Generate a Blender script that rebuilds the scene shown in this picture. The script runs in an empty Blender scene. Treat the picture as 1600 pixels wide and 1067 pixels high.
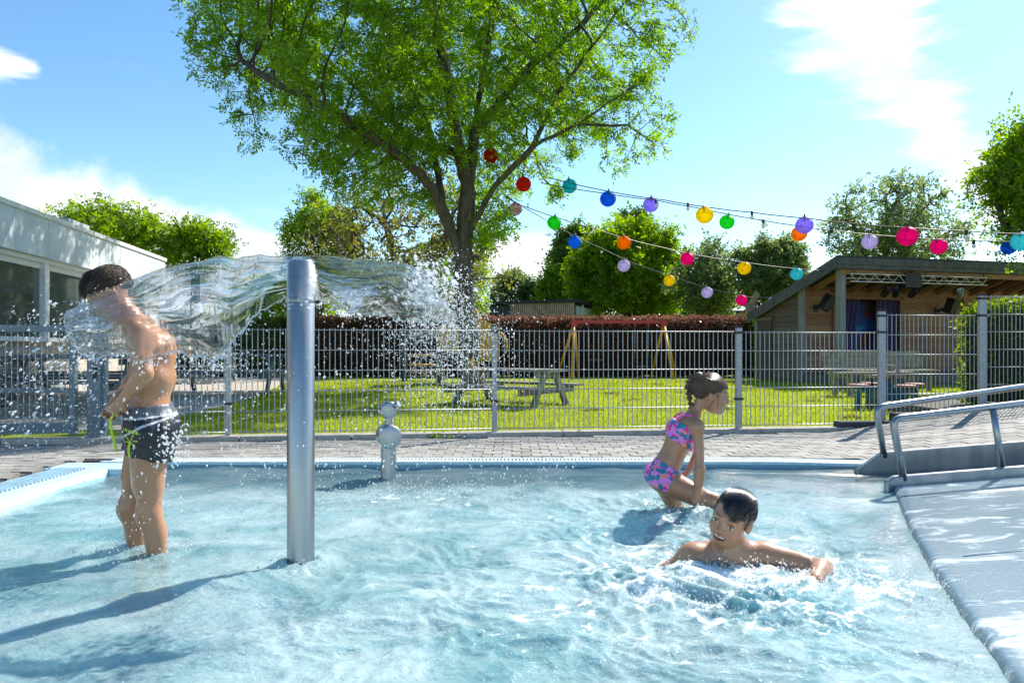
import bpy, bmesh, math, random
import numpy as np
from mathutils import Vector, Matrix
R = math.radians
sc = bpy.context.scene
col = sc.collection
rng = np.random.default_rng(7)
random.seed(7)

# ------------------------------------------------------------------ camera, sky, sun, exposure
CAMZ, FPX, HOR = 0.83, 1067.0, 546.0
cam_d = bpy.data.cameras.new('camera'); cam = bpy.data.objects.new('camera', cam_d); col.objects.link(cam)
cam.location = (0, 0, CAMZ); cam.rotation_euler = (R(90), 0, 0)
cam_d.sensor_width = 36; cam_d.lens = 24.0; cam_d.shift_y = 0.0078
cam_d.clip_start = 0.05; cam_d.clip_end = 3000
sc.camera = cam
SUN_AZ, SUN_EL = R(43), R(44)          # azimuth clockwise from +Y (the view direction)
SUN_DIR = Vector((math.sin(SUN_AZ)*math.cos(SUN_EL), math.cos(SUN_AZ)*math.cos(SUN_EL), math.sin(SUN_EL)))

def NT(tree):
    for n in list(tree.nodes): tree.nodes.remove(n)
    def N(t, **kw):
        n = tree.nodes.new(t)
        for k, v in kw.items():
            if k in n.inputs: n.inputs[k].default_value = v
            else: setattr(n, k, v)
        return n
    def link(a, b): tree.links.new(a, b)
    def M(op, a, b=None, c=None, clamp=False):
        n = tree.nodes.new('ShaderNodeMath'); n.operation = op; n.use_clamp = clamp
        for i, x in enumerate((a, b, c)):
            if x is None: continue
            if isinstance(x, (int, float)): n.inputs[i].default_value = x
            else: tree.links.new(x, n.inputs[i])
        return n.outputs[0]
    return N, link, M

world = bpy.data.worlds.new('World'); sc.world = world; world.use_nodes = True
def build_world():
    N, link, M = NT(world.node_tree)
    sky = N('ShaderNodeTexSky', sky_type='NISHITA', sun_disc=False)
    sky.sun_elevation = SUN_EL; sky.sun_rotation = SUN_AZ
    sky.air_density = 1.0; sky.dust_density = 0.25; sky.ozone_density = 1.6; sky.altitude = 0
    tc = N('ShaderNodeTexCoord')
    sep = N('ShaderNodeSeparateXYZ'); link(tc.outputs['Generated'], sep.inputs[0])
    x, y, z = sep.outputs
    # direction coordinates: azimuth (about +Y) and elevation
    az = M('ARCTAN2', x, y); el = M('ARCSINE', z)
    nz = N('ShaderNodeTexNoise', noise_dimensions='3D'); nz.inputs['Scale'].default_value = 7; nz.inputs['Detail'].default_value = 9; nz.inputs['Roughness'].default_value = .6
    link(tc.outputs['Generated'], nz.inputs['Vector'])
    n1 = M('SUBTRACT', nz.outputs['Fac'], .5)
    # stretched noise for the high cirrus: a streaky direction
    mp = N('ShaderNodeMapping'); mp.inputs['Rotation'].default_value = (0, R(-38), R(12)); mp.inputs['Scale'].default_value = (2.2, 2.2, 9)
    link(tc.outputs['Generated'], mp.inputs['Vector'])
    ns = N('ShaderNodeTexNoise'); ns.inputs['Scale'].default_value = 3.2; ns.inputs['Detail'].default_value = 10; ns.inputs['Roughness'].default_value = .62; ns.inputs['Distortion'].default_value = .5
    link(mp.outputs[0], ns.inputs['Vector'])
    n2 = M('SUBTRACT', ns.outputs['Fac'], .5)
    def seg(a0, e0, a1, e1, w0, w1):
        # 1 on the line from (a0,e0) to (a1,e1) in azimuth/elevation, falling to 0 at its half width
        dx, dy = a1-a0, e1-e0; L2 = dx*dx+dy*dy
        px, py = M('SUBTRACT', az, a0), M('SUBTRACT', el, e0)
        t = M('DIVIDE', M('ADD', M('MULTIPLY', px, dx), M('MULTIPLY', py, dy)), L2, clamp=True)
        ex = M('SUBTRACT', px, M('MULTIPLY', t, dx)); ey = M('SUBTRACT', py, M('MULTIPLY', t, dy))
        d = M('SQRT', M('ADD', M('MULTIPLY', ex, ex), M('MULTIPLY', ey, ey)))
        w = M('ADD', w0, M('MULTIPLY', t, w1-w0))
        return M('SUBTRACT', 1.0, M('DIVIDE', d, w))
    def D(u, v):
        X, Z = (u-800)/FPX, (HOR-v)/FPX
        return math.atan2(X, 1), math.atan2(Z, math.hypot(X, 1))
    def smooth(x, lo, hi):
        n = N('ShaderNodeMapRange', interpolation_type='SMOOTHSTEP'); n.inputs['From Min'].default_value = lo; n.inputs['From Max'].default_value = hi
        link(x, n.inputs['Value']); return n.outputs[0]
    cumulus = []
    for (u0, v0, u1, v1, w0, w1) in [(-330, 275, 110, 345, .18, .10), (110, 350, 430, 400, .10, .055), (770, 420, 835, 415, .07, .06), (1050, 480, 1500, 490, .05, .05), (-600, 330, 600, 470, .1, .06)]:
        a = D(u0, v0); b = D(u1, v1); cumulus.append(seg(*a, *b, w0, w1))
    c = cumulus[0]
    for q in cumulus[1:]: c = M('MAXIMUM', c, q)
    c = M('ADD', M('MAXIMUM', c, -1.0), M('MULTIPLY', n1, 1.5))
    cm = smooth(c, .22, .62)
    ci = None
    for (u0, v0, u1, v1, w0, w1) in [(1250, -120, 1380, 90, .10, .095), (1380, 90, 1470, 190, .085, .05), (1470, 190, 1560, 320, .05, .035), (-40, 90, 50, 105, .05, .02)]:
        q = seg(*D(u0, v0), *D(u1, v1), w0, w1); ci = q if ci is None else M('MAXIMUM', ci, q)
    ci = M('ADD', M('MAXIMUM', ci, -1.0), M('MULTIPLY', n2, 2.0))
    cim = M('MULTIPLY', smooth(ci, .12, .80), .9)
    # elsewhere round the sky the same thin streaks go on
    gen = M('MULTIPLY', smooth(n2, .06, .38), .16)
    mask = M('MAXIMUM', M('MAXIMUM', cm, cim), gen)
    # cumulus: lit top, greyer body, both by noise
    bright = N('ShaderNodeMix', data_type='RGBA'); bright.inputs['A'].default_value = (4.1, 4.6, 5.1, 1); bright.inputs['B'].default_value = (6.2, 6.3, 6.4, 1)
    nb = N('ShaderNodeTexNoise'); nb.inputs['Scale'].default_value = 9; nb.inputs['Detail'].default_value = 6
    link(tc.outputs['Generated'], nb.inputs['Vector'])
    link(smooth(nb.outputs['Fac'], .35, .6), bright.inputs['Factor'])
    hs = N('ShaderNodeHueSaturation'); hs.inputs['Saturation'].default_value = 1.2; hs.inputs['Hue'].default_value = .494; link(sky.outputs[0], hs.inputs['Color'])
    mix = N('ShaderNodeMix', data_type='RGBA')
    link(mask, mix.inputs['Factor']); link(hs.outputs[0], mix.inputs['A']); link(bright.outputs['Result'], mix.inputs['B'])
    bg = N('ShaderNodeBackground'); bg.inputs['Strength'].default_value = 0.112
    link(mix.outputs['Result'], bg.inputs['Color'])
    out = N('ShaderNodeOutputWorld'); link(bg.outputs[0], out.inputs['Surface'])
build_world()

sun_d = bpy.data.lights.new('sun', 'SUN'); sun = bpy.data.objects.new('sun', sun_d); col.objects.link(sun)
sun_d.energy = 4.4; sun_d.angle = R(0.53); sun_d.color = (1, .94, .84)
sun.rotation_euler = SUN_DIR.to_track_quat('Z', 'Y').to_euler()
sc.view_settings.view_transform = 'Standard'; sc.view_settings.look = 'None'
sc.view_settings.exposure = 1.0; sc.view_settings.gamma = 1.0
sc.render.engine = 'CYCLES'
sc.cycles.use_denoising = True
sc.cycles.max_bounces = 10; sc.cycles.transmission_bounces = 8; sc.cycles.transparent_max_bounces = 24
sc.cycles.sample_clamp_indirect = 4.0

# ------------------------------------------------------------------ helpers
def P(u, v, Y): return Vector(((u-800)/FPX*Y, Y, CAMZ-(v-HOR)/FPX*Y))       # a photo point at a known distance
def G(u, v, z=0.0):                                                          # a photo point on level ground
    Y = (CAMZ-z)*FPX/(v-HOR); return Vector(((u-800)/FPX*Y, Y, z))

def hash_grad(ix, iy, seed):
    h = (ix*374761393 + iy*668265263 + seed*974711) & 0xffffffff
    h = ((h ^ (h >> 13)) * 1274126177) & 0xffffffff
    h = h ^ (h >> 16)
    a = (h % 4096)/4096.0*2*np.pi
    return np.cos(a), np.sin(a)
def noise2(x, y, seed=0):
    x = np.asarray(x, float); y = np.asarray(y, float)
    ix = np.floor(x).astype(np.int64); iy = np.floor(y).astype(np.int64)
    fx = x-ix; fy = y-iy
    def g(dx, dy):
        gx, gy = hash_grad(ix+dx, iy+dy, seed); return gx*(fx-dx)+gy*(fy-dy)
    sx = fx*fx*fx*(fx*(fx*6-15)+10); sy = fy*fy*fy*(fy*(fy*6-15)+10)
    a = g(0, 0)*(1-sx)+g(1, 0)*sx; b = g(0, 1)*(1-sx)+g(1, 1)*sx
    return (a*(1-sy)+b*sy)*1.5
def fbm2(x, y, seed=0, o=4):
    s = 0; a = 1.0
    for i in range(o): s = s+a*noise2(x*2**i, y*2**i, seed+i*17); a *= .5
    return s
def noise3(p, seed=0):
    return (noise2(p[:, 0]+p[:, 2]*.37, p[:, 1]+p[:, 2]*.71, seed)+noise2(p[:, 1]*.83+p[:, 2], p[:, 0]*.61-p[:, 2]*.5+9.1, seed+3))*.7

def mesh_np(name, V, F, smooth=False):
    """V (n,3), F (m,k) with one k: fast mesh"""
    me = bpy.data.meshes.new(name)
    V = np.ascontiguousarray(V, dtype=np.float32); F = np.ascontiguousarray(F, dtype=np.int32)
    m, k = F.shape
    me.vertices.add(len(V)); me.vertices.foreach_set('co', V.ravel())
    me.loops.add(m*k); me.loops.foreach_set('vertex_index', F.ravel())
    me.polygons.add(m); me.polygons.foreach_set('loop_start', np.arange(0, m*k, k, dtype=np.int32))
    try: me.polygons.foreach_set('loop_total', np.full(m, k, dtype=np.int32))
    except Exception: pass
    if smooth: me.polygons.foreach_set('use_smooth', np.ones(m, dtype=bool))
    me.update(calc_edges=True); me.validate()
    return me
def link_mesh(name, me, mat=None, parent=None, loc=None):
    o = bpy.data.objects.new(name, me); col.objects.link(o)
    if mat is not None and len(me.materials) == 0: me.materials.append(mat)
    if parent is not None: o.parent = parent
    if loc is not None: o.location = loc
    return o

class MB:
    """collects shapes; build() links them as ONE mesh object"""
    def __init__(s): s.v = []; s.f = []; s.sm = []
    def add(s, V, F, smooth=False):
        b = len(s.v); s.v.extend([tuple(p) for p in V]); s.f.extend([tuple(i+b for i in q) for q in F]); s.sm.extend([smooth]*len(F)); return s
    def box(s, c, d, rot=None, ax=None, taper=1.0):
        """centre c, full sizes d; ax = (X,Y,Z) axes"""
        c = Vector(c); X, Y, Z = ax or (Vector((1, 0, 0)), Vector((0, 1, 0)), Vector((0, 0, 1)))
        if rot: X = rot @ X; Y = rot @ Y; Z = rot @ Z
        V = []
        for z in (-.5, .5):
            k = taper if z > 0 else 1
            for (a, b) in ((-.5, -.5), (.5, -.5), (.5, .5), (-.5, .5)): V.append(c+X*(a*d[0]*k)+Y*(b*d[1]*k)+Z*(z*d[2]))
        return s.add(V, [(3, 2, 1, 0), (4, 5, 6, 7), (0, 1, 5, 4), (1, 2, 6, 5), (2, 3, 7, 6), (3, 0, 4, 7)])
    def beam(s, a, b, w, h, up=(0, 0, 1)):
        a = Vector(a); b = Vector(b); Z = (b-a); L = Z.length; Z.normalize()
        X = Vector(up).cross(Z)
        if X.length < 1e-4: X = Vector((1, 0, 0)).cross(Z)
        X.normalize(); Y = Z.cross(X)
        return s.box((a+b)/2, (w, h, L), ax=(X, Y, Z))
    def tube(s, pts, r, n=8, cap=True, smooth=True):
        pts = [Vector(p) for p in pts]; m = len(pts)
        rs = r if isinstance(r, (list, tuple, np.ndarray)) else [r]*m
        T = [(pts[min(i+1, m-1)]-pts[max(i-1, 0)]).normalized() for i in range(m)]
        X = T[0].orthogonal().normalized(); V = []
        for i in range(m):
            X = (X-T[i]*X.dot(T[i]))
            X = X.normalized() if X.length > 1e-6 else T[i].orthogonal().normalized()
            Y = T[i].cross(X)
            for k in range(n):
                a = 2*math.pi*k/n; V.append(pts[i]+(X*math.cos(a)+Y*math.sin(a))*rs[i])
        F = []
        for i in range(m-1):
            for k in range(n):
                k2 = (k+1) % n; F.append((i*n+k, i*n+k2, (i+1)*n+k2, (i+1)*n+k))
        s.add(V, F, smooth)
        if cap:
            b = len(s.v)-n*m
            s.f.append(tuple(b+k for k in reversed(range(n)))); s.f.append(tuple(b+(m-1)*n+k for k in range(n))); s.sm += [False, False]
        return s
    def lathe(s, prof, c=(0, 0, 0), n=24, ax=None, smooth=True):
        """profile of (radius, height)"""
        c = Vector(c); X, Y, Z = ax or (Vector((1, 0, 0)), Vector((0, 1, 0)), Vector((0, 0, 1)))
        V = []; m = len(prof)
        for (r, h) in prof:
            for k in range(n):
                a = 2*math.pi*k/n; V.append(c+(X*math.cos(a)+Y*math.sin(a))*r+Z*h)
        F = [(i*n+k, i*n+(k+1) % n, (i+1)*n+(k+1) % n, (i+1)*n+k) for i in range(m-1) for k in range(n)]
        return s.add(V, F, smooth)
    def prism(s, poly, z0, z1, ax=None, o=(0, 0, 0)):
        """polygon of (x,y) extruded along z"""
        o = Vector(o); X, Y, Z = ax or (Vector((1, 0, 0)), Vector((0, 1, 0)), Vector((0, 0, 1)))
        n = len(poly); V = [o+X*p[0]+Y*p[1]+Z*z for z in (z0, z1) for p in poly]
        F = [tuple(reversed(range(n))), tuple(range(n, 2*n))]+[(k, (k+1) % n, n+(k+1) % n, n+k) for k in range(n)]
        return s.add(V, F)
    def mesh(s, name='mesh'):
        me = bpy.data.meshes.new(name); me.from_pydata([tuple(v) for v in s.v], [], s.f)
        me.polygons.foreach_set('use_smooth', s.sm); me.update(); return me
    def build(s, name, mat, parent=None, loc=None, bevel=0):
        me = s.mesh(name); o = link_mesh(name, me, mat, parent, loc)
        if bevel:
            bm = bmesh.new(); bm.from_mesh(me)
            bmesh.ops.bevel(bm, geom=[e for e in bm.edges], offset=bevel, segments=1, affect='EDGES', clamp_overlap=True)
            bm.to_mesh(me); bm.free(); me.update()
        return o

def tag(o, label=None, cat=None, group=None, kind=None):
    if label: o['label'] = label
    if cat: o['category'] = cat
    if group: o['group'] = group
    if kind: o['kind'] = kind
    return o
def thing(name, label, cat, loc=(0, 0, 0), rz=0, group=None):
    o = bpy.data.objects.new(name, None); col.objects.link(o); o.location = loc; o.rotation_euler = (0, 0, rz); o.empty_display_size = .1
    return tag(o, label, cat, group)

# ------------------------------------------------------------------ materials
def mat(name, color, rough=.6, metal=0.0, var=.12, vscale=6.0, bump=0.0, bscale=40.0, color2=None, spec=.5, stretch=None, coat=0.0, rand=None, obj_rand=0.0, streak=0.0):
    """principled with noise-driven tone, grain and relief"""
    m = bpy.data.materials.new(name); m.use_nodes = True
    N, link, M = NT(m.node_tree)
    tc = N('ShaderNodeTexCoord'); mp = N('ShaderNodeMapping')
    if stretch: mp.inputs['Scale'].default_value = stretch
    link(tc.outputs['Object'], mp.inputs['Vector'])
    n1 = N('ShaderNodeTexNoise'); n1.inputs['Scale'].default_value = vscale; n1.inputs['Detail'].default_value = 6; n1.inputs['Roughness'].default_value = .65
    link(mp.outputs[0], n1.inputs['Vector'])
    c2 = color2 or tuple(max(0, c*(1-var*2.2)) for c in color)
    cr = N('ShaderNodeMix', data_type='RGBA'); cr.inputs['A'].default_value = (*c2, 1); cr.inputs['B'].default_value = (*[min(1, c*(1+var*.6)) for c in color], 1)
    r_ = N('ShaderNodeMapRange'); r_.inputs['From Min'].default_value = .3; r_.inputs['From Max'].default_value = .7
    link(n1.outputs['Fac'], r_.inputs['Value']); link(r_.outputs[0], cr.inputs['Factor'])
    c = cr.outputs['Result']
    if obj_rand or rand:
        if obj_rand: oi = N('ShaderNodeObjectInfo'); rv = oi.outputs['Random']; amt = obj_rand
        else: gi = N('ShaderNodeNewGeometry'); rv = gi.outputs['Random Per Island']; amt = rand
        hs = N('ShaderNodeHueSaturation'); link(c, hs.inputs['Color'])
        link(M('ADD', 1-amt, M('MULTIPLY', rv, 2*amt)), hs.inputs['Value'])
        link(M('ADD', .5-amt*.06, M('MULTIPLY', rv, amt*.12)), hs.inputs['Hue']); c = hs.outputs[0]
    b = N('ShaderNodeBsdfPrincipled'); link(c, b.inputs['Base Color'])
    b.inputs['Metallic'].default_value = metal; b.inputs['Specular IOR Level'].default_value = spec; b.inputs['Coat Weight'].default_value = coat; b.inputs['Coat Roughness'].default_value = .1
    rr = N('ShaderNodeMapRange'); rr.inputs['To Min'].default_value = max(0.02, rough-.1); rr.inputs['To Max'].default_value = min(1, rough+.12)
    link(n1.outputs['Fac'], rr.inputs['Value']); link(rr.outputs[0], b.inputs['Roughness'])
    if bump:
        n2 = N('ShaderNodeTexNoise'); n2.inputs['Scale'].default_value = bscale; n2.inputs['Detail'].default_value = 8
        link(mp.outputs[0], n2.inputs['Vector'])
        bp = N('ShaderNodeBump'); bp.inputs['Strength'].default_value = bump; bp.inputs['Distance'].default_value = .01
        link(n2.outputs['Fac'], bp.inputs['Height']); link(bp.outputs[0], b.inputs['Normal'])
    o = N('ShaderNodeOutputMaterial'); link(b.outputs[0], o.inputs['Surface'])
    return m
def leaf_mat(name, c_lo, c_hi, trans=.5, rough=.45, tsat=1.15):
    m = bpy.data.materials.new(name); m.use_nodes = True
    N, link, M = NT(m.node_tree)
    gi = N('ShaderNodeNewGeometry')
    mx = N('ShaderNodeMix', data_type='RGBA'); mx.inputs['A'].default_value = (*c_lo, 1); mx.inputs['B'].default_value = (*c_hi, 1)
    tc = N('ShaderNodeTexCoord'); n = N('ShaderNodeTexNoise'); n.inputs['Scale'].default_value = .8; n.inputs['Detail'].default_value = 3; link(tc.outputs['Object'], n.inputs['Vector'])
    f = M('ADD', M('MULTIPLY', gi.outputs['Random Per Island'], .6), M('MULTIPLY', M('SUBTRACT', n.outputs['Fac'], .3), 1.0), clamp=True)
    link(f, mx.inputs['Factor'])
    b = N('ShaderNodeBsdfPrincipled'); link(mx.outputs['Result'], b.inputs['Base Color']); b.inputs['Roughness'].default_value = rough; b.inputs['Specular IOR Level'].default_value = .35
    t = N('ShaderNodeBsdfTranslucent')
    hs = N('ShaderNodeHueSaturation'); hs.inputs['Saturation'].default_value = tsat; hs.inputs['Value'].default_value = 1.9; hs.inputs['Hue'].default_value = .493
    link(mx.outputs['Result'], hs.inputs['Color']); link(hs.outputs[0], t.inputs['Color'])
    ms = N('ShaderNodeMixShader'); ms.inputs[0].default_value = trans; link(b.outputs[0], ms.inputs[1]); link(t.outputs[0], ms.inputs[2])
    o = N('ShaderNodeOutputMaterial'); link(ms.outputs[0], o.inputs['Surface'])
    return m
M_ = {}
M_['steel'] = mat('brushed_steel', (.40, .415, .43), .33, 1.0, .14, 9, .05, 300, stretch=(1, 1, .05))
M_['steel_wet'] = None
M_['galv'] = mat('galvanised', (.40, .43, .46), .52, .6, .14, 30)
M_['black_plastic'] = mat('black_plastic', (.02, .02, .022), .5)
M_['gate'] = mat('gate_paint', (.16, .22, .26), .5, .2, .1)
M_['concrete'] = mat('concrete', (.52, .47, .41), .85, 0, .16, 8, .3, 60)
M_['dark_concrete'] = mat('dark_concrete', (.075, .075, .08), .85, 0, .2, 8, .3, 60)
M_['paver'] = mat('paver', (.31, .295, .27), .82, 0, .16, 14, .4, 120, obj_rand=.22)
M_['paver_stuff'] = mat('paver_far', (.31, .295, .27), .82, 0, .16, 14, .4, 120, rand=.22)
M_['joint'] = mat('joint_sand', (.13, .115, .095), .95, 0, .25, 20, .3, 80)
M_['terrace'] = mat('terrace_paving', (.44, .38, .31), .9, 0, .14, 3, .2, 40)
M_['grass'] = mat('lawn', (.23, .27, .022), .85, 0, .35, .5, 1.0, 90, color2=(.14, .18, .018), spec=.2)
M_['pool'] = mat('pool_steel', (.50, .68, .74), .35, .3, .10, 4)
M_['pool_wall'] = mat('pool_wall_blue', (.20, .38, .50), .35, .1, .12, 6)
M_['tile'] = mat('pool_edge', (.50, .68, .76), .35, 0, .12, 20)
M_['white'] = mat('white_paint', (.78, .79, .78), .45, 0, .05)
M_['wood_grey'] = mat('weathered_wood', (.19, .145, .11), .8, 0, .28, 5, .5, 30, stretch=(1, 1, 9), obj_rand=.2)
M_['wood_brown'] = mat('cedar', (.36, .19, .10), .75, 0, .28, 5, .5, 30, stretch=(1, 1, 9), obj_rand=.22)
M_['wood_post'] = mat('grey_post_wood', (.27, .27, .265), .8, 0, .2, 5, .4, 30, stretch=(9, 9, .6))
M_['table_wood'] = mat('table_wood', (.30, .275, .225), .8, 0, .25, 5, .4, 30, obj_rand=.2)
M_['wood_tan'] = mat('tan_wood', (.40, .27, .15), .75, 0, .2, 5, .3, 30)
M_['roof_dark'] = mat('roof_felt', (.045, .05, .055), .8, 0, .2, 8)
M_['black'] = mat('black_metal', (.015, .015, .017), .45)
M_['dark_paint'] = mat('dark_paint', (.045, .06, .08), .55, 0, .15)
M_['yellow'] = mat('yellow_paint', (.68, .36, .02), .45, 0, .14, 6)
M_['red'] = mat('red_paint', (.50, .03, .035), .4, 0, .12, 6)
M_['teal'] = mat('teal_paint', (.02, .14, .20), .5, 0, .15)
M_['pinkwood'] = mat('salmon_board', (.52, .20, .13), .6, 0, .15)
M_['panel'] = mat('pale_panel', (.64, .70, .76), .5, .1, .06, 2)
M_['chain'] = mat('chain', (.35, .36, .37), .4, .9)
M_['bark'] = mat('bark', (.115, .095, .062), .92, 0, .4, 5, 1.0, 22, stretch=(2, 2, .5), color2=(.03, .026, .02))
M_['bark2'] = mat('bark_far', (.13, .10, .075), .92, 0, .3, 5)

def wet_pan():
    """steel under a thin running film: bluish, streaked with white froth along the flow"""
    m = bpy.data.materials.new('wet_pan'); m.use_nodes = True; N, link, M = NT(m.node_tree); tc = N('ShaderNodeTexCoord')
    mp = N('ShaderNodeMapping'); mp.inputs['Scale'].default_value = (.9, 2.6, 1); mp.inputs['Rotation'].default_value = (0, 0, R(-12)); link(tc.outputs['Object'], mp.inputs[0])
    n = N('ShaderNodeTexNoise'); n.inputs['Scale'].default_value = 2.6; n.inputs['Detail'].default_value = 10; n.inputs['Roughness'].default_value = .68; n.inputs['Distortion'].default_value = 1.2; link(mp.outputs[0], n.inputs['Vector'])
    r = N('ShaderNodeMapRange', interpolation_type='SMOOTHSTEP'); r.inputs['From Min'].default_value = .52; r.inputs['From Max'].default_value = .64; link(n.outputs['Fac'], r.inputs['Value'])
    c = N('ShaderNodeMix', data_type='RGBA'); c.inputs['A'].default_value = (.16, .235, .275, 1); c.inputs['B'].default_value = (.60, .66, .68, 1); link(r.outputs[0], c.inputs['Factor'])
    b = N('ShaderNodeBsdfPrincipled'); link(c.outputs['Result'], b.inputs['Base Color']); link(M('MULTIPLY', M('SUBTRACT', 1, r.outputs[0]), .15), b.inputs['Metallic']); b.inputs['Roughness'].default_value = .22
    b.inputs['Specular IOR Level'].default_value = .35; b.inputs['Coat Weight'].default_value = .3; b.inputs['Coat Roughness'].default_value = .09; b.inputs['Coat IOR'].default_value = 1.333
    n2 = N('ShaderNodeTexNoise'); n2.inputs['Scale'].default_value = 42; n2.inputs['Detail'].default_value = 6; n2.inputs['Distortion'].default_value = 1.0; link(mp.outputs[0], n2.inputs['Vector'])
    bp = N('ShaderNodeBump'); bp.inputs['Strength'].default_value = .2; bp.inputs['Distance'].default_value = .008; link(n2.outputs['Fac'], bp.inputs['Height']); link(bp.outputs[0], b.inputs['Normal']); link(bp.outputs[0], b.inputs['Coat Normal'])
    o = N('ShaderNodeOutputMaterial'); link(b.outputs[0], o.inputs[0]); return m
M_['steel_wet'] = wet_pan()
# ------------------------------------------------------------------ the setting
WZ = -0.038                      # water level
FLOOR = -0.28
def deck_z(x): return np.where(np.asarray(x) > 3.1, 0.0, 0.0) + np.maximum(0, np.asarray(x)-3.15)*.115
FEN0 = Vector((-.175, 6.66)); FDIR = Vector((1, .122)).normalized()
def fence_y(x): return 6.66+.122*(x+.175)
POOL_L, POOL_FAR = -2.83, 5.03

# lawn: one sheet from the fence to the horizon
mb = MB()
xs = [-600, -60, -10, 0, 4, 6, 8, 12, 60, 600]
def lawn_z(x, y): return -.012
V = []; F = []
ys = [0, 4, 12, 40, 200, 1500]
for yy in ys:
    for x in xs: V.append((x, fence_y(max(-60, min(60, x)))+.10+yy, -.012))
n = len(xs)
for j in range(len(ys)-1):
    for i in range(n-1): F.append((j*n+i, j*n+i+1, (j+1)*n+i+1, (j+1)*n+i))
mb.add(V, F); lawn = mb.build('lawn', M_['grass']); tag(lawn, kind='structure')

# terrace of pale paving left of the lawn, its edge curving away
edge = [G(u, v) for (u, v) in ((215, 672), (255, 655), (300, 645), (350, 634), (400, 618), (440, 600), (470, 592))]
poly = [(-40, fence_y(-4.4)+.11)]+[(p.x, p.y) for p in edge]+[(-5.5, 22), (-40, 22)]
mb = MB(); mb.prism(poly, -.1, .004); tag(mb.build('terrace', M_['terrace']), kind='structure')

# grass blades in the lawn near enough to show
def grass_blades():
    n = 95000
    x = rng.uniform(-7.5, 9.5, n); t = rng.random(n)**1.7; y = fence_y(x)+.16+t*11
    # keep off the terrace
    ex = np.array([p.x for p in edge]); ey = np.array([p.y for p in edge])
    lim = np.interp(y, ey, ex, left=ex[0], right=-5.5)
    keep = (x > lim+.02) & (np.abs(x/y) < .85); x = x[keep]; y = y[keep]; n = len(x)
    h = rng.uniform(.018, .05, n)*(1+.03*(y-6)); w = rng.uniform(.003, .006, n)*(1+.14*(y-6)); a = rng.uniform(0, 2*np.pi, n); b = rng.uniform(0, 2*np.pi, n); l = rng.uniform(0, .7, n)*h
    V = np.zeros((n, 3, 3)); z0 = -.012
    V[:, 0] = np.stack([x-w*np.cos(a), y-w*np.sin(a), np.full(n, z0)], 1); V[:, 1] = np.stack([x+w*np.cos(a), y+w*np.sin(a), np.full(n, z0)], 1)
    V[:, 2] = np.stack([x+l*np.cos(b), y+l*np.sin(b), z0+h], 1)
    me = mesh_np('grass', V.reshape(-1, 3), np.arange(3*n).reshape(-1, 3))
    o = link_mesh('grass', me, leaf_mat('grass_blade', (.17, .24, .018), (.36, .40, .03), .48, .5)); tag(o, 'short bright green grass of the lawn behind the fence', 'grass', kind='stuff')
grass_blades()

# deck base (joint sand) in strips that follow its rise to the right
def pool_edge_y(x): return POOL_FAR if x < 2.0 else POOL_FAR-.16*(x-2.0)
mb = MB(); xs = np.concatenate([[-30, -8], np.linspace(-5, 3.1, 10), np.linspace(3.2, 8, 10), [30]])
for i in range(len(xs)-1):
    x0, x1 = xs[i], xs[i+1]
    def yn(x): return pool_edge_y(x)+.16 if x > POOL_L else POOL_FAR+.16
    a = [(x0, yn(x0)), (x1, yn(x1)), (x1, fence_y(x1)+.1), (x0, fence_y(x0)+.1)]
    z = [float(deck_z(x0)), float(deck_z(x1)), float(deck_z(x1)), float(deck_z(x0))]
    mb.add([(p[0], p[1], q-.012) for p, q in zip(a, z)], [(0, 1, 2, 3)])
mb.add([(-30, -8, -.012), (POOL_L-.44, -8, -.012), (POOL_L-.44, POOL_FAR+.16, -.012), (-30, POOL_FAR+.16, -.012)], [(0, 1, 2, 3)])
pav = mb.build('pavement', M_['joint']); tag(pav, kind='structure')
# pavers: rows of 0.11 x 0.22 in running bond; the 300 that show largest are objects, the others one joined part
PW, PD = .155, .115
cand = []
for j in range(-30, 40):
    y = POOL_FAR+.18+PD/2+j*PD
    for i in range(-60, 60):
        x = (i+.5*(j % 2))*PW
        if x < POOL_L-.5:
            if y < 1.9 or x < -7.6: continue
        else:
            if y < pool_edge_y(x)+.17+PD/2: continue
        if y > fence_y(x)-.24: continue
        z = float(deck_z(x)); u = 800+FPX*x/y; v = HOR+(CAMZ-z)*FPX/y
        if u < -60 or u > 1680 or v > 1100: continue
        size = (FPX/y)**2*PW*PD*(CAMZ-z)/y
        cand.append((size*(1.0 if x > -3.3 else .6), x, y, z))
cand.sort(reverse=True)
pm = MB().box((0, 0, -.03), (PW-.007, PD-.007, .06), taper=.985).mesh('paver'); pm.materials.append(M_['paver'])
far = MB()
for q, (s_, x, y, z) in enumerate(cand):
    tilt = (.115 if x > 3.15 else 0)
    dz = random.uniform(-.0025, .0025)
    if q < 300:
        o = link_mesh('paver', pm, parent=pav); o.location = (x, y, z+dz); o.rotation_euler = (random.uniform(-.008, .008), -math.atan(tilt)+random.uniform(-.008, .008), random.uniform(-.012, .012))
    else:
        far.box((x, y, z+dz-.03), (PW-.007, PD-.007, .06), rot=Matrix.Rotation(random.uniform(-.012, .012), 3, 'Z') @ Matrix.Rotation(-math.atan(tilt), 3, 'Y'))
if far.v: tag(far.build('paver_field', M_['paver_stuff'], pav), kind='stuff')
# a paved path far left and behind: covered by terrace. Concrete kerb under the fence
kerb = thing('kerb', 'pale concrete kerb running under the wire fence', 'kerb', (0, 0, 0))
x = -7.5
while x < 3.5:
    a = Vector((x, fence_y(x)-.05, .0)); b = Vector((x+.985, fence_y(x+.985)-.05, .0))
    MB().beam(a, b, .16, .07).build('kerb_block', M_['concrete'], kerb)
    x += 1.0
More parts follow.
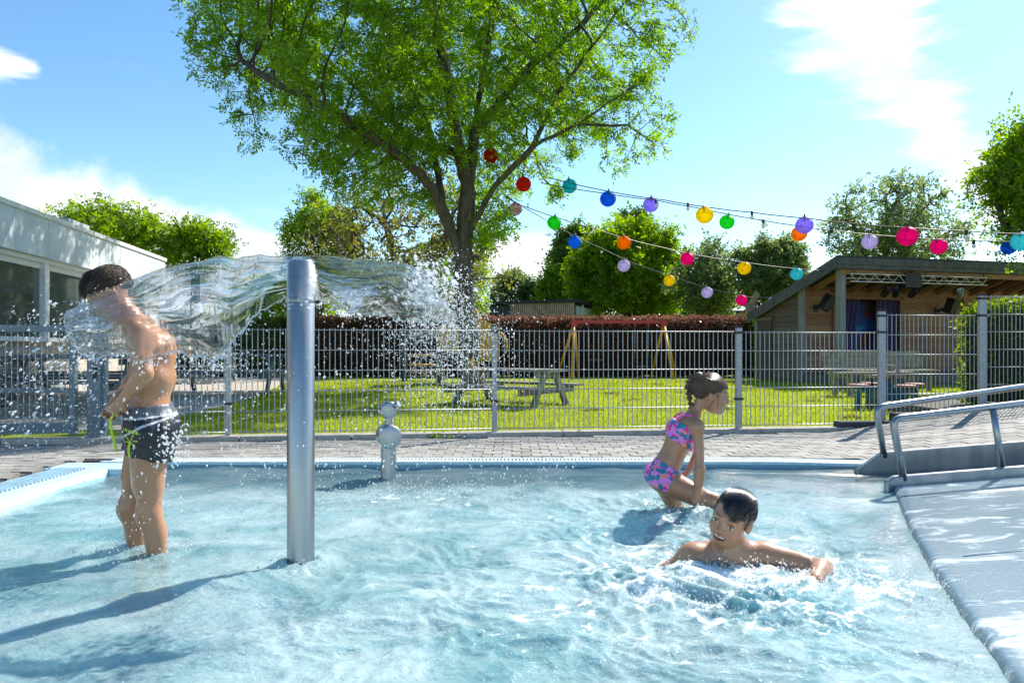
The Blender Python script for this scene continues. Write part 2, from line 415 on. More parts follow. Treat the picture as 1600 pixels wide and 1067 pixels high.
# stepped dark edging blocks where the ground rises
steps = thing('retaining_edge', 'dark concrete edging blocks stepping up under the taller fence panels', 'kerb')
for (x0, x1, z1) in ((3.35, 3.95, .09), (3.97, 5.0, .17), (5.02, 6.2, .27), (6.22, 8.5, .40)):
    a = Vector((x0, fence_y(x0)-.06, z1/2-.05)); b = Vector((x1, fence_y(x1)-.06, z1/2-.05))
    MB().beam(a, b, .14, z1+.10).build('edging_block', M_['dark_concrete'], steps)
# raised bed of soil behind the steps so the hedge has a footing
mb = MB(); mb.prism([(5.1, fence_y(5.1)+.02), (11, fence_y(11)+.02), (11, 9.8), (5.1, 9.8)], -.1, .12); tag(mb.build('planting_bed', M_['joint']), kind='structure')

# ---------------- pool basin
pool = thing('swimming_pool', 'shallow stainless paddling pool with slotted overflow edge', 'pool')
mb = MB()
mb.add([(POOL_L, -3, FLOOR), (9, -3, FLOOR), (9, POOL_FAR+.02, FLOOR), (POOL_L, POOL_FAR+.02, FLOOR)], [(0, 1, 2, 3)])
mb.build('pool_floor', M_['pool'], pool)
mb = MB()
mb.add([(POOL_L, POOL_FAR, FLOOR-.01), (2.0, POOL_FAR, FLOOR-.01), (2.0, POOL_FAR, -.012), (POOL_L, POOL_FAR, -.012)], [(0, 1, 2, 3)])
mb.add([(2.0, POOL_FAR, FLOOR-.01), (9, pool_edge_y(9), FLOOR-.01), (9, pool_edge_y(9), -.012), (2.0, POOL_FAR, -.012)], [(0, 1, 2, 3)])
mb.build('far_wall', M_['pool_wall'], pool)
mb = MB(); mb.add([(POOL_L, -3, FLOOR-.01), (POOL_L, POOL_FAR, FLOOR-.01), (POOL_L, POOL_FAR, -.04), (POOL_L, -3, -.04)], [(0, 1, 2, 3)])
mb.build('side_wall', M_['pool'], pool)
# far edge: rim and slotted grate
mb = MB(); mb.beam((POOL_L-.2, POOL_FAR+.015, -.006), (2.0, POOL_FAR+.015, -.006), .05, .022); mb.beam((POOL_L-.2, POOL_FAR+.155, -.006), (2.0, POOL_FAR+.155, -.006), .03, .022)
b9 = (4.0, pool_edge_y(4.0)+.015, -.006)
mb.beam((2.0, POOL_FAR+.015, -.006), b9, .05, .02); mb.beam((2.0, POOL_FAR+.155, -.006), (4.0, pool_edge_y(4.0)+.155, -.006), .03, .02)
mb.build('overflow_rim', M_['tile'], pool)
mb = MB(); x = POOL_L-.15
while x < 3.2:
    y = pool_edge_y(x)+.085; mb.box((x, y, -.004), (.016, .11, .014)); x += .028
g = mb.build('overflow_grate', M_['white'], pool); tag(g, kind='stuff')
mb = MB(); mb.add([(POOL_L-.2, POOL_FAR+.02, -.03), (2, POOL_FAR+.02, -.03), (4, pool_edge_y(4)+.02, -.03), (4, pool_edge_y(4)+.17, -.03), (2, POOL_FAR+.17, -.03), (POOL_L-.2, POOL_FAR+.17, -.03)], [(0, 1, 4, 5), (1, 2, 3, 4)])
mb.build('overflow_channel', M_['dark_concrete'], pool)
# left edge: wide pale beach flange sloping into the water
mb = MB(); V = []; F = []
prof = [(-.36, .002), (-.24, .003), (-.02, .0), (.012, -.004), (.02, -.012), (.022, -.11)]
for k, y in enumerate(np.linspace(-3, POOL_FAR-.28, 12)):
    for (dx, z) in prof: V.append((POOL_L+dx+.03*(4.7-y)*.0, y, z))
m = len(prof)
for k in range(11):
    for i in range(m-1): F.append((k*m+i, k*m+i+1, (k+1)*m+i+1, (k+1)*m+i))
mb.add(V, F, True); mb.build('beach_flange', M_['tile'], pool)
mb = MB(); mb.box((POOL_L-.16, POOL_FAR-.14, -.03), (.56, .27, .055)); mb.build('corner_plate', M_['tile'], pool)
mb = MB(); y = 1.4
while y < POOL_FAR-.3: mb.box((POOL_L-.22, y, .008), (.20, .012, .010)); y += .035
tag(mb.build('side_grate', M_['tile'], pool), kind='stuff')

# ---------------- fence
GAL = M_['galv']
fence = thing('wire_fence', 'galvanised double wire mesh fence on posts between the pool deck and lawn', 'fence')
wire_v = MB().tube([(0, 0, 0), (0, 0, 1)], .0044, 6, False).mesh('wire'); wire_v.materials.append(GAL)
def fence_panel(x0, x1, z0, z1, label, group=None):
    y0, y1 = fence_y(x0), fence_y(x1); L = math.hypot(x1-x0, y1-y0); ang = math.atan2(y1-y0, x1-x0)
    t = bpy.data.objects.new('fence_panel', None); col.objects.link(t); t.parent = fence; t.location = (x0, y0, z0); t.rotation_euler = (0, 0, ang); t['label'] = label
    n = max(2, int(round(L/.05))); H = z1-z0
    for i in range(1, n):
        o = link_mesh('wire', wire_v, parent=t); o.location = (L*i/n, 0, 0); o.scale = (1, 1, H)
    nh = max(2, int(round(H/.2)))
    for k in range(nh+1):
        z = min(H-.004, .015+k*(H-.03)/nh)
        for s_ in (-1, 1): MB().tube([(.03, s_*.0085, z), (L-.03, s_*.0085, z)], .0040, 6).build('rail_wire', GAL, t)
    return t
def fence_post(x, z0, z1, label, w=.06, clips=(), group=None):
    y = fence_y(x)
    t = MB().box((0, -.045, (z0+z1)/2), (w, .045, z1-z0)).build('fence_post', M_['galv'], fence, bevel=.004); t.location = (x, y, 0); t.rotation_euler = (0, 0, math.atan2(.122, 1)); t['label'] = label
    MB().box((0, -.045, z1+.008), (w+.006, .051, .018)).build('cap', M_['black_plastic'], t)
    for z in clips: MB().box((0, -.045, z), (w+.022, .058, .022)).build('clip', M_['black_plastic'], t)
    return t
XP = [-3.72, -2.63, -.175, 2.29, 3.84, 4.98, 6.35]
fence_panel(XP[0]+.1, XP[1], .045, 1.035, 'short wire mesh fence panel between the gate post and the first slim post')
fence_panel(XP[1], XP[2], .045, 1.03, 'wire mesh fence panel behind the round water nozzle')
fence_panel(XP[2], XP[3], .045, 1.025, 'wire mesh fence panel in front of the picnic table and swing set')
fence_panel(XP[3], XP[4], .045, 1.02, 'wire mesh fence panel with the lowest top edge in front of the stage')
fence_panel(XP[4], XP[5], .14, 1.205, 'narrow raised wire mesh fence panel in front of the benches')
fence_panel(XP[5], XP[6], .25, 1.41, 'highest wire mesh fence panel in front of the green hedge')
fence_post(XP[1], -.02, 1.05, 'slim galvanised fence post nearest the gate', .045, (.33,))
fence_post(XP[2], -.02, 1.05, 'galvanised fence post in front of the picnic table', .05, (.33, 1.0))
fence_post(XP[3], -.02, 1.05, 'galvanised fence post beside the girl in the bikini', .06, (.33, 1.0))
fence_post(XP[4], -.02, 1.225, 'tall galvanised fence post where the fence first steps up', .075, (1.01, 1.18))
fence_post(XP[5], .05, 1.40, 'tallest galvanised fence post at the edge of the green hedge', .075, (1.19, 1.37))

# gate at the left
gx0, gx1 = -5.6, -3.95
gate = thing('gate', 'blue grey steel mesh gate behind the spray', 'gate', (gx1, fence_y(gx1), 0), math.atan2(.122, 1))
L = (gx1-gx0)
for (a, b, w, h) in (((-L, 0, 1.02), (0, 0, 1.02), .05, .06), ((-L, 0, .12), (0, 0, .12), .05, .09), ((-L, 0, .46), (0, 0, .46), .04, .04), ((-.03, 0, .06), (-.03, 0, 1.05), .06, .05), ((-L+.03, 0, .06), (-L+.03, 0, 1.05), .06, .05)):
    MB().beam(a, b, w, h).build('gate_frame', M_['gate'], gate)
for i in range(1, 33):
    o = link_mesh('wire', wire_v, parent=gate); o.location = (-L+L*i/33, 0, .12); o.scale = (1, 1, .9)
for k in range(1, 5): MB().tube([(-L, 0, .12+k*.18), (0, 0, .12+k*.18)], .005, 6).build('rail_wire', M_['gate'], gate)
o = thing('gate_post', 'thick blue grey steel gate post behind the boy in shorts', 'post', (-3.78, fence_y(-3.78), 0))
MB().box((0, 0, .55), (.12, .12, 1.1)).build('upright', M_['gate'], o, bevel=.006)
MB().box((0, 0, 1.108), (.13, .13, .015)).build('cap', M_['gate'], o)
MB().box((.075, 0, .55), (.03, .05, .9)).build('hinge_bar', M_['gate'], o)
MB().box((.02, -.068, .62), (.03, .012, .12)).build('lock_plate', M_['black_plastic'], o)
# ------------------------------------------------------------------ pool equipment
px_, py_ = -.86, 2.78
pil = thing('water_pillar', 'brushed stainless water pillar that throws a sheet of water', 'pillar', (px_, py_, FLOOR))
MB().lathe([(.0, 1.47), (.05, 1.47), (.0545, 1.465), (.0545, 0)], n=48).build('tube', M_['steel'], pil)
MB().lathe([(.0555, 1.30), (.0562, 1.302), (.0562, 1.31), (.0555, 1.312)], n=48).build('collar', M_['steel'], pil)
MB().lathe([(.0, .02), (.11, .02), (.115, .012), (.115, 0)], n=32).build('base_plate', M_['steel'], pil)

nz = G(607, 740, -.06); nz.y = 4.62; nz.x = (607-800)/FPX*nz.y
noz = thing('water_nozzle', 'stainless water toy of a drum and a small drum on a pipe', 'water toy', (nz.x, nz.y, FLOOR))
zt = lambda v: CAMZ-(v-HOR)/FPX*nz.y-FLOOR
MB().lathe([(.052, 0), (.052, zt(700)), (.05, zt(695))], n=32).build('pipe', M_['steel'], noz)
def drum(r, z, d, name):
    X, Y, Z = Vector((1, 0, 0)), Vector((0, 0, 1)), Vector((.32, -.95, 0)).normalized()
    X = Y.cross(Z).normalized()
    b = .012
    prof = [(0, -d/2), (r-b, -d/2), (r, -d/2+b), (r, d/2-b), (r-b*.4, d/2-b*.3), (r-b, d/2), (0, d/2)]
    return MB().lathe(prof, (0, 0, z), 36, ax=(X, Y, Z)).build(name, M_['steel'], noz)
drum(.080, zt(681), .15, 'drum'); drum(.058, zt(640), .09, 'head_drum')
MB().lathe([(.028, zt(668)), (.026, zt(652))], n=24).build('neck', M_['steel'], noz)
MB().tube([(.045, -.02, zt(634)), (.075, -.03, zt(630))], .022, 16).build('side_cap', M_['steel'], noz)

# slide run-out: rising steel pan, two side walls, two hand rails
slide = thing('slide_runout', 'wide stainless slide run-out sloping into the pool', 'water slide')
lip = [(2.46, 4.42), (2.39, 4.25), (2.12, 3.62), (1.85, 3.09), (1.66, 2.66), (1.49, 2.27), (1.31, 1.82), (1.13, 1.25), (.9, .5)]
def pan_z(d): return -.012+.075*np.maximum(0, d)
Lp = np.array(lip); tt = np.linspace(0, 1, 70); seglen = np.r_[0, np.cumsum(np.hypot(*np.diff(Lp, axis=0).T))]; seglen /= seglen[-1]
LX = np.polyval(np.polyfit(seglen, Lp[:, 0], 2), tt); LY = np.polyval(np.polyfit(seglen, Lp[:, 1], 2), tt)
dd = np.r_[-.028, -.02, -.006, .012, .04, np.linspace(.08, 5.0, 90)]; V = []
for i in range(70):
    for d in dd:
        z = float(pan_z(d)) if d > .01 else {-.028: FLOOR+.02, -.02: -.045, -.006: -.018}.get(round(float(d), 3), -.012)
        V.append((LX[i]+d, LY[i]+.03*max(d, 0), z))
m = len(dd); F = [(i*m+k, i*m+k+1, (i+1)*m+k+1, (i+1)*m+k) for i in range(69) for k in range(m-1)]
mb = MB(); mb.add(V, [tuple(reversed(f)) for f in F], True); mb.build('pan', M_['steel_wet'], slide)
# weld seams across the pan
for k, (ya, yb) in enumerate(((3.85, 4.0), (2.75, 2.9))):
    x0 = float(np.interp(-ya, -LY, LX))+.12
    pts = [(x0+s_*2.8, ya+(yb-ya)*s_, float(pan_z(.12+s_*2.8))-.001) for s_ in np.linspace(0, 1, 8)]
    MB().tube(pts, .004, 6).build('weld_seam', M_['steel'], slide)
def wall(name, pts, th, ax_y):
    mb = MB(); n = len(pts); V = [(p[0], ax_y[0]+(ax_y[1]-ax_y[0])*(p[0]-pts[0][0])/(pts[-2][0]-pts[0][0])+q, p[1]) for q in (0, th) for p in pts]
    F = [tuple(range(n)), tuple(reversed(range(n, 2*n)))]+[(k, n+k, n+(k+1) % n, (k+1) % n) for k in range(n)]
    mb.add(V, F); return mb.build(name, M_['steel'], slide, bevel=.006)
w0 = P(1392, 745, 4.2); w1 = P(1600, 724, 4.3)
sl = (w1.z-w0.z)/(w1.x-w0.x)
wall('near_side_wall', [(w0.x-.02, -.2), (w0.x-.02, w0.z-.03), (w0.x+.03, w0.z), (7.2, w0.z+sl*(7.2-w0.x)), (7.2, -.2)], .05, (4.2, 4.3))
w0 = P(1382, 707, 4.78); w1 = P(1600, 686, 4.9); sl2 = (w1.z-w0.z)/(w1.x-w0.x)
wl = P(1340, 735, 4.78)
wall('far_side_wall', [(wl.x, -.2), (wl.x, wl.z), (w0.x, w0.z), (7.2, w0.z+sl2*(7.2-w0.x)), (7.2, -.2)], .05, (4.78, 4.9))
mb = MB(); mb.add([(2.38, 4.25, -.075), (7, 4.35, .2), (7, 4.9, .2), (2.38, 4.80, -.075)], [(0, 1, 2, 3)]); mb.build('side_channel', M_['steel_wet'], slide)
def rail(label, base, bend, end, Y0, Y1, posts):
    t = thing('handrail', label, 'handrail', (base.x, base.y, base.z))
    o = Vector(base); d1 = (bend-base).normalized(); d2 = (end-bend).normalized(); r = .07
    arc = []
    for k in range(9):
        s_ = k/8; a = bend-d1*r*1.0; b = bend; c = bend+d2*r*1.0
        arc.append(a*(1-s_)**2+b*2*s_*(1-s_)+c*s_**2)
    MB().tube([p-o for p in [base-d1*.03]+arc+[end]], .0215, 16).build('pipe', M_['steel'], t)
    for (a, b) in posts:
        MB().tube([a-o, b-o], .019, 12).build('support', M_['steel'], t)
    return t
e1 = P(1600, 604, 4.95); e2 = P(1600, 630, 4.3)
b1, k1 = P(1381, 708, 4.80), P(1369, 636, 4.80); b2, k2 = P(1411, 743, 4.22), P(1394, 654, 4.22)
x1 = k1+(e1-k1)*2.2; x2 = k2+(e2-k2)*2.2
rail('stainless handrail on the far slide wall, behind the other rail', b1, k1, x1, 4.8, 4.95, [(P(1660, 670, 4.9), P(1655, 598, 4.9))])
rail('stainless handrail with a support post on the near slide wall', b2, k2, x2, 4.22, 4.3, [(P(1566, 728, 4.27), P(1552, 640, 4.27))])

# ------------------------------------------------------------------ building at the left
bd = Vector((-.15, 1, 0)).normalized(); bn = Vector((bd.y, -bd.x, 0))        # along, outwards
B0 = Vector((-8.03, 10.7, 0))
bld = thing('pavilion_building', 'flat roofed building with pale fascia panels and large white framed windows', 'building', B0)
def bp(s_, o, z): return bd*s_+bn*o+Vector((0, 0, z))
BAX = (bd, bn, Vector((0, 0, 1)))
def bbox(s0, s1, o0, o1, z0, z1, name, m, par=bld, bevel=0): return MB().box(bp((s0+s1)/2, (o0+o1)/2, (z0+z1)/2), (s1-s0, o1-o0, z1-z0), ax=BAX).build(name, m, par, bevel=bevel)
S0, S1 = -9.0, 7.25
bbox(S0, S1, -7, -.35, 3.12, 3.17, 'roof', M_['roof_dark'])
bbox(S0, S1+.02, -.10, .06, 3.13, 3.21, 'roof_trim', M_['white'])
s_ = S0+.2
while s_ < S1:
    e = min(s_+1.02, S1); bbox(s_+.006, e-.006, -.04, .03, 2.44, 3.13, 'fascia_panel', M_['panel'], bevel=.004); s_ += 1.02
bbox(S1-.05, S1, -7, -.05, 2.44, 3.12, 'end_fascia', M_['panel'])
bbox(S0, S1, -.3, -.05, 2.36, 2.44, 'soffit', M_['white'])
bbox(S0, S1, -6.8, -.30, 0, 1.0, 'plinth_wall', M_['concrete'])
bbox(S0, S1, -.36, -.02, .97, 1.04, 'window_sill', M_['white'])
bbox(S1-.25, S1-.1, -6.8, -.12, 0, 2.44, 'end_wall', M_['panel'])
glass = bpy.data.materials.new('window_glass'); glass.use_nodes = True
N, link, M = NT(glass.node_tree)
b = N('ShaderNodeBsdfPrincipled'); b.inputs['Base Color'].default_value = (.20, .25, .24, 1); b.inputs['Roughness'].default_value = .03; b.inputs['Specular IOR Level'].default_value = .9
b.inputs['Metallic'].default_value = .6
gl = N('ShaderNodeBsdfTransparent'); ms = N('ShaderNodeMixShader'); ms.inputs[0].default_value = .6
link(gl.outputs[0], ms.inputs[1]); link(b.outputs[0], ms.inputs[2]); o_ = N('ShaderNodeOutputMaterial'); link(ms.outputs[0], o_.inputs[0])
xs = [-6.0, -4.0, -2.0, 0.0, 1.55, 3.1, 4.7, 6.2]
for k in range(len(xs)-1):
    a, b_ = xs[k], xs[k+1]
    fr = bbox(a-.075, a+.075, -.22, -.06, 1.04, 2.36, 'window_mullion', M_['white'])
    fr2 = bbox(a+.075, b_-.075, -.2, -.12, 2.26, 2.36, 'window_head', M_['white'])
    bbox(a+.075, b_-.075, -.17, -.155, 1.04, 2.26, 'window_pane', glass)
bbox(-6, 7, -6.6, -6.4, 1.0, 2.4, 'inner_wall', mat('inner_wall', (.30, .33, .28), .8))
bbox(6.2, 7.0, -.2, -.1, 1.04, 2.36, 'wall_panel', M_['panel'])
bbox(3.3, 4.2, -1.3, -.5, 3.17, 3.5, 'roof_unit', mat('roof_unit', (.42, .48, .53), .5))
bbox(.3, .7, -.9, -.5, 3.17, 3.36, 'roof_vent', M_['roof_dark'])
# things behind the glass; the yellow globe stands in for a lantern's reflection
bc = lambda s_, o, z: B0+bp(s_, o, z)
o = thing('reflected_lantern', 'yellow round globe added behind the pavilion window as a reflected lantern', 'reflection', bc(.55, -.55, 2.36))
MB().lathe([(0, -.66), (.06, -.65), (.11, -.60), (.13, -.54), (.11, -.47), (.05, -.42), (0, -.415)], n=24).build('globe', mat('reflected_yellow', (.85, .45, .02), .4), o); MB().tube([(0, 0, 0), (0, 0, -.42)], .008, 6).build('cord', M_['black'], o)
o = thing('counter', 'pale turquoise counter inside the pavilion window', 'counter', bc(.85, -.9, 1.0)); o.rotation_euler.z = math.atan2(bd.y, bd.x)
MB().box((0, 0, .22), (1.0, .5, .44)).build('body', mat('turq', (.35, .62, .62), .5), o); MB().box((0, 0, .46), (1.06, .56, .04)).build('worktop', M_['white'], o)
o = thing('shelf', 'yellow wooden shelf inside the second pavilion window', 'shelf', bc(2.4, -.8, 1.0)); o.rotation_euler.z = math.atan2(bd.y, bd.x)
MB().box((0, 0, .75), (1.2, .3, .22)).build('board', M_['yellow'], o)
for q in (-.55, .55): MB().box((q, 0, .32), (.06, .28, .64)).build('side', M_['wood_tan'], o)

# ------------------------------------------------------------------ picnic tables
def picnic(label, loc, rz, L=1.75, H=.55, W=.62, m=None, seatw=.24, off=.62, group=None):
    m = m or M_['wood_grey']
    t = thing('picnic_table', label, 'picnic table', loc, rz, group)
    n = 4; pw = W/n
    for k in range(n): MB().box((0, -W/2+pw*(k+.5), H-.018), (L, pw-.012, .036)).build('top_board', m, t)
    sh = H*.58
    for s_ in (-1, 1): MB().box((0, s_*off, sh-.018), (L, seatw, .036)).build('seat_board', m, t)
    for s_ in (-1, 1):
        x = s_*(L/2-.19)
        MB().beam((x, -off-.1, sh-.085), (x, off+.1, sh-.085), .05, .09).build('cross_beam', m, t)
        MB().beam((x, -W/2+.02, H-.08), (x, W/2-.02, H-.08), .05, .08).build('top_bearer', m, t)
        for q in (-1, 1): MB().beam((x+s_*.045, q*W*.22, H-.05), (x+s_*.045, q*(off*.72), 0), .05, .10).build('leg', m, t)
    return t
pt = picnic('low weathered grey picnic table on the lawn behind the fence', (-.03, 10.5, -.012), R(-36), m=M_['table_wood'])
o = thing('cup', 'small yellow cup on the end of the low picnic table', 'cup', P(706, 584, 10.95)); o.location.z = .538; o.location.x = -.66; o.location.y = 10.95
MB().lathe([(0, .002), (.05, .002), (.065, .14), (.058, .14), (.044, .012), (0, .012)], n=20).build('body', M_['yellow'], o)
MB().tube([(.06, 0, .11), (.10, 0, .1), (.10, 0, .05), (.055, 0, .035)], .009, 8).build('handle', M_['yellow'], o)
tm = mat('slate_table', (.13, .155, .18), .6, 0, .15)
picnic('dark slate picnic table on the terrace just behind the gate', (-6.1, 9.2, .004), R(8), 2.2, .74, .75, tm, .26, .72)
picnic('dark slate picnic table on the terrace in front of the pavilion windows', (-7.3, 11.8, .004), R(4), 2.2, .74, .75, tm, .26, .72)
picnic('pale grey picnic table on the terrace next to the hedge', (-8.1, 17.2, .004), R(12), 2.2, .74, .75, M_['wood_post'], .26, .72)
picnic('dark slate picnic table on the terrace next to the lawn edge', (-5.3, 12.8, .004), R(2), 2.0, .74, .75, tm, .26, .72)

# ------------------------------------------------------------------ swing set
sw = thing('swing_set', 'small swing set with red top bar and yellow legs before the hedge', 'swing', (0, 20.0, 0))
a = P(897, 503, 20.0); b = P(1037, 505, 20.0); a.y = b.y = 0
sz = a.z
MB().beam((a.x-.06, 0, sz), (b.x+.06, 0, sz), .09, .09).build('top_bar', M_['red'], sw)
for (p, offs) in ((a, ((-.46, .55), (-.13, -.75), (.16, .35))), (b, ((-.25, .55), (.10, -.75), (.46, .35)))):
    for (dx, dy) in offs: MB().tube([(p.x, 0, sz-.02), (p.x+dx, dy, -.012)], .04, 10).build('leg', M_['yellow'], sw)
    MB().box((p.x, 0, sz-.05), (.16, .18, .2)).build('bracket', M_['red'], sw)
for (u0, u1, v) in ((919, 941, 563), (992, 1013, 573)):
    xa, xb = (u0-800)/FPX*20, (u1-800)/FPX*20; z = P(0, v, 20).z
    for x in (xa, xb):
        MB().tube([(x, 0, sz), (x, 0, z)], .012, 6).build('chain', M_['chain'], sw)
        MB().box((x, 0, sz-.06), (.05, .06, .1)).build('hanger', M_['red'], sw)
    MB().box(((xa+xb)/2, 0, z), (xb-xa+.08, .2, .05)).build('seat', M_['black'], sw, bevel=.008)

# ------------------------------------------------------------------ play tower and climbing frame behind the spray
tw = thing('play_tower', 'yellow gabled play tower with dark posts behind the big tree', 'playhouse', (-.92, 16.9, 0))
for (x, y) in ((-.85, -.5), (-.05, -.5), (-.85, .5), (-.05, .5)): MB().box((x, y, 1.1), (.1, .1, 2.22)).build('post', M_['wood_grey'], tw)
MB().box((-.45, 0, .75), (.95, 1.1, .06)).build('platform', M_['wood_grey'], tw)
MB().prism([(-.05, .55), (.62, .55), (.62, 1.36), (.42, 1.46), (-.05, 1.68)], -.56, -.52, ax=(Vector((1, 0, 0)), Vector((0, 0, 1)), Vector((0, 1, 0)))).build('gable_panel', M_['yellow'], tw)
MB().prism([(-.85, .78), (-.05, .78), (-.05, 1.4), (-.85, 1.4)], -.58, -.55, ax=(Vector((1, 0, 0)), Vector((0, 0, 1)), Vector((0, 1, 0)))).build('side_panel', M_['yellow'], tw)
MB().prism([(-.98, 1.75), (-.45, 2.3), (.08, 1.75), (.08, 1.8), (-.45, 2.36), (-.98, 1.8)], -.6, .6, ax=(Vector((1, 0, 0)), Vector((0, 0, 1)), Vector((0, 1, 0)))).build('roof', M_['yellow'], tw)
MB().tube([(.66, -.5, 1.22), (.74, -.54, 1.14), (.79, -.56, 1.0), (.79, -.56, .82)], .03, 8).build('grab_bar', M_['yellow'], tw)
cf = thing('climbing_frame', 'dark post climbing frame with two yellow bars and a grey board', 'climbing frame', (0, 18.3, 0))
xa, xb = (632-800)/FPX*18.3, (688-800)/FPX*18.3
for x in (xa, xb): MB().box((x, 0, .75), (.13, .13, 1.52)).build('post', M_['dark_paint'], cf)
MB().box(((xa+xb)/2, 0, P(0, 521, 18.3).z), (xb-xa-.1, .05, .24)).build('board', M_['wood_post'], cf)
for v in (555, 570): MB().tube([(xa, 0, P(0, v, 18.3).z), (xb, 0, P(0, v, 18.3).z)], .03, 8).build('bar', M_['yellow'], cf)
MB().box(((xa+xb)/2, 0, .22), (xb-xa-.13, .35, .06)).build('seat_board', M_['wood_brown'], cf)

# ------------------------------------------------------------------ stage shed
SA = Vector((.971, .241, 0)).normalized(); SB = Vector((-SA.y, SA.x, 0)); SZ = Vector((0, 0, 1)); ST0 = Vector((7.62, 16.0, 0))
shed = thing('stage_shed', 'open fronted weathered wood stage shed with sloping dark roof', 'stage', ST0)
SAX = (SA, SB, SZ)
def sp(a, b, z): return SA*a+SB*b+SZ*z
def sbox(a0, a1, b0, b1, z0, z1, name, m, par=None, bevel=0): return MB().box(sp((a0+a1)/2, (b0+b1)/2, (z0+z1)/2), (abs(a1-a0), abs(b1-b0), z1-z0), ax=SAX).build(name, m, par or shed, bevel=bevel)
def roofz(b): return 2.93-(b+.15)*.325
AE = 9.0
M_['fascia'] = mat('grey_fascia', (.115, .118, .12), .8, 0, .25, 5, .3, 30)
# roof slab
mb = MB(); V = []
for (b, z) in ((-.2, roofz(-.2)), (3.4, roofz(3.4)), (3.4, roofz(3.4)-.1), (-.2, roofz(-.2)-.1)):
    for a in (-.12, AE): V.append(sp(a, b, z+.06))
mb.add(V, [(0, 1, 3, 2), (2, 3, 5, 4), (4, 5, 7, 6), (6, 7, 1, 0), (0, 2, 4, 6), (1, 7, 5, 3)]); mb.build('roof', M_['roof_dark'], shed)
for (z0, z1, q) in ((2.80, 2.955, -.25), (2.70, 2.795, -.235)): sbox(-.16, AE, q, q+.035, z0, z1, 'fascia_board', M_['fascia'])
# verge board on the sloping side
for (dz, w) in ((-.02, .16), (-.16, .10)): MB().beam(sp(-.15, -.22, roofz(-.2)+dz), sp(-.15, 3.42, roofz(3.4)+dz), w, .03, up=tuple(SA)).build('verge_board', M_['fascia'], shed)
# joists under the roof
a = .35
while a < AE: MB().beam(sp(a, -.15, roofz(-.15)-.12), sp(a, 1.32, roofz(1.32)-.12), .05, .14).build('joist', M_['wood_brown'], shed); a += .55
sbox(.02, AE, -.12, -.02, 2.58, 2.70, 'front_beam', M_['wood_brown'])
sbox(0, AE, -.1, 3.2, 0.0, .22, 'platform', M_['wood_grey'])
sbox(.0, .16, -.1, .06, .22, 2.72, 'corner_post', M_['wood_post'], bevel=.006)
sbox(-.045, .09, 1.24, 1.36, .0, roofz(1.3)-.05, 'side_post', M_['wood_post'], bevel=.006)
sbox(-.045, .07, 3.12, 3.24, .0, roofz(3.2)-.05, 'back_post', M_['wood_post'], bevel=.006)
# side wall, plank over plank
z = .06; k = 0
while z < 2.3:
    b1 = min(3.12, (2.93-(z+.17))/.325-.15-.05)
    if b1 > 1.45:
        tilt = MB(); V = []
        for (aa, zz) in ((-.030, z), (.0, z+.165), (.025, z+.165), (.0, z)):
            for bb in (1.36, b1): V.append(sp(aa, bb, zz))
        tilt.add(V, [(0, 1, 3, 2), (2, 3, 5, 4), (4, 5, 7, 6), (6, 7, 1, 0), (0, 2, 4, 6), (1, 7, 5, 3)]); tilt.build('plank', M_['wood_grey'], shed)
    z += .15; k += 1
sbox(-.06, -.035, 2.45, 3.05, .1, 1.62, 'side_door', mat('dark_door', (.09, .075, .07), .8, 0, .2)); sbox(-.09, -.03, 2.38, 3.12, 1.62, 1.70, 'door_lintel', M_['wood_grey'])
# back wall of the stage in planks round the curtained opening
z = .24
while z < 2.5:
    for (a0, a1) in ((.09, .96), (2.97, 5.0), (5.1, AE)) if z < 2.08 else ((.09, 2.0), (2.0, 5.0), (5.1, AE)):
        V = []
        for (bb, zz) in ((1.27, z), (1.30, z+.165), (1.325, z+.165), (1.30, z)):
            for aa in (a0, a1): V.append(sp(aa, bb, zz))
        mb = MB(); mb.add(V, [(0, 2, 3, 1), (2, 4, 5, 3), (4, 6, 7, 5), (6, 0, 1, 7), (0, 6, 4, 2), (1, 3, 5, 7)]); mb.build('plank', M_['wood_brown'], shed)
    z += .15
for (a0, a1, z0, z1) in ((.90, .98, .22, 2.2), (2.95, 3.03, .22, 2.2), (.90, 3.03, 2.12, 2.2), (5.0, 5.1, .22, 2.5)): sbox(a0, a1, 1.22, 1.268, z0, z1, 'trim_board', M_['wood_brown'])
sbox(0, AE, 3.16, 3.2, .2, 1.75, 'rear_wall', M_['wood_grey'])
# painted backdrop in the opening, plain colour fields
bdm = bpy.data.materials.new('backdrop_paint'); bdm.use_nodes = True
N, link, M = NT(bdm.node_tree); tc = N('ShaderNodeTexCoord'); n_ = N('ShaderNodeTexNoise'); n_.inputs['Scale'].default_value = 1.3; n_.inputs['Detail'].default_value = 2; link(tc.outputs['Object'], n_.inputs['Vector'])
cr = N('ShaderNodeValToRGB'); link(n_.outputs['Fac'], cr.inputs[0])
els = cr.color_ramp.elements; els[0].position = .36; els[0].color = (.01, .22, .42, 1); els[1].position = .43; els[1].color = (.02, .09, .32, 1)
for (p_, c_) in ((.50, (.02, .05, .20, 1)), (.56, (.16, .02, .03, 1)), (.64, (.02, .05, .02, 1))): e_ = els.new(p_); e_.color = c_
cr.color_ramp.interpolation = 'EASE'
b = N('ShaderNodeBsdfPrincipled'); b.inputs['Roughness'].default_value = .7; link(cr.outputs[0], b.inputs['Base Color']); o_ = N('ShaderNodeOutputMaterial'); link(b.outputs[0], o_.inputs[0])
bk = thing('stage_backdrop', 'blue and dark red painted backdrop between the stage curtains', 'backdrop', ST0+sp(1.95, 1.75, .22))
MB().box((0, 0, .95), (2.2, .03, 1.9), ax=SAX).build('canvas', bdm, bk); MB().beam(SA*-1.1+SZ*1.92, SA*1.1+SZ*1.92, .05, .05).build('batten', M_['black'], bk)
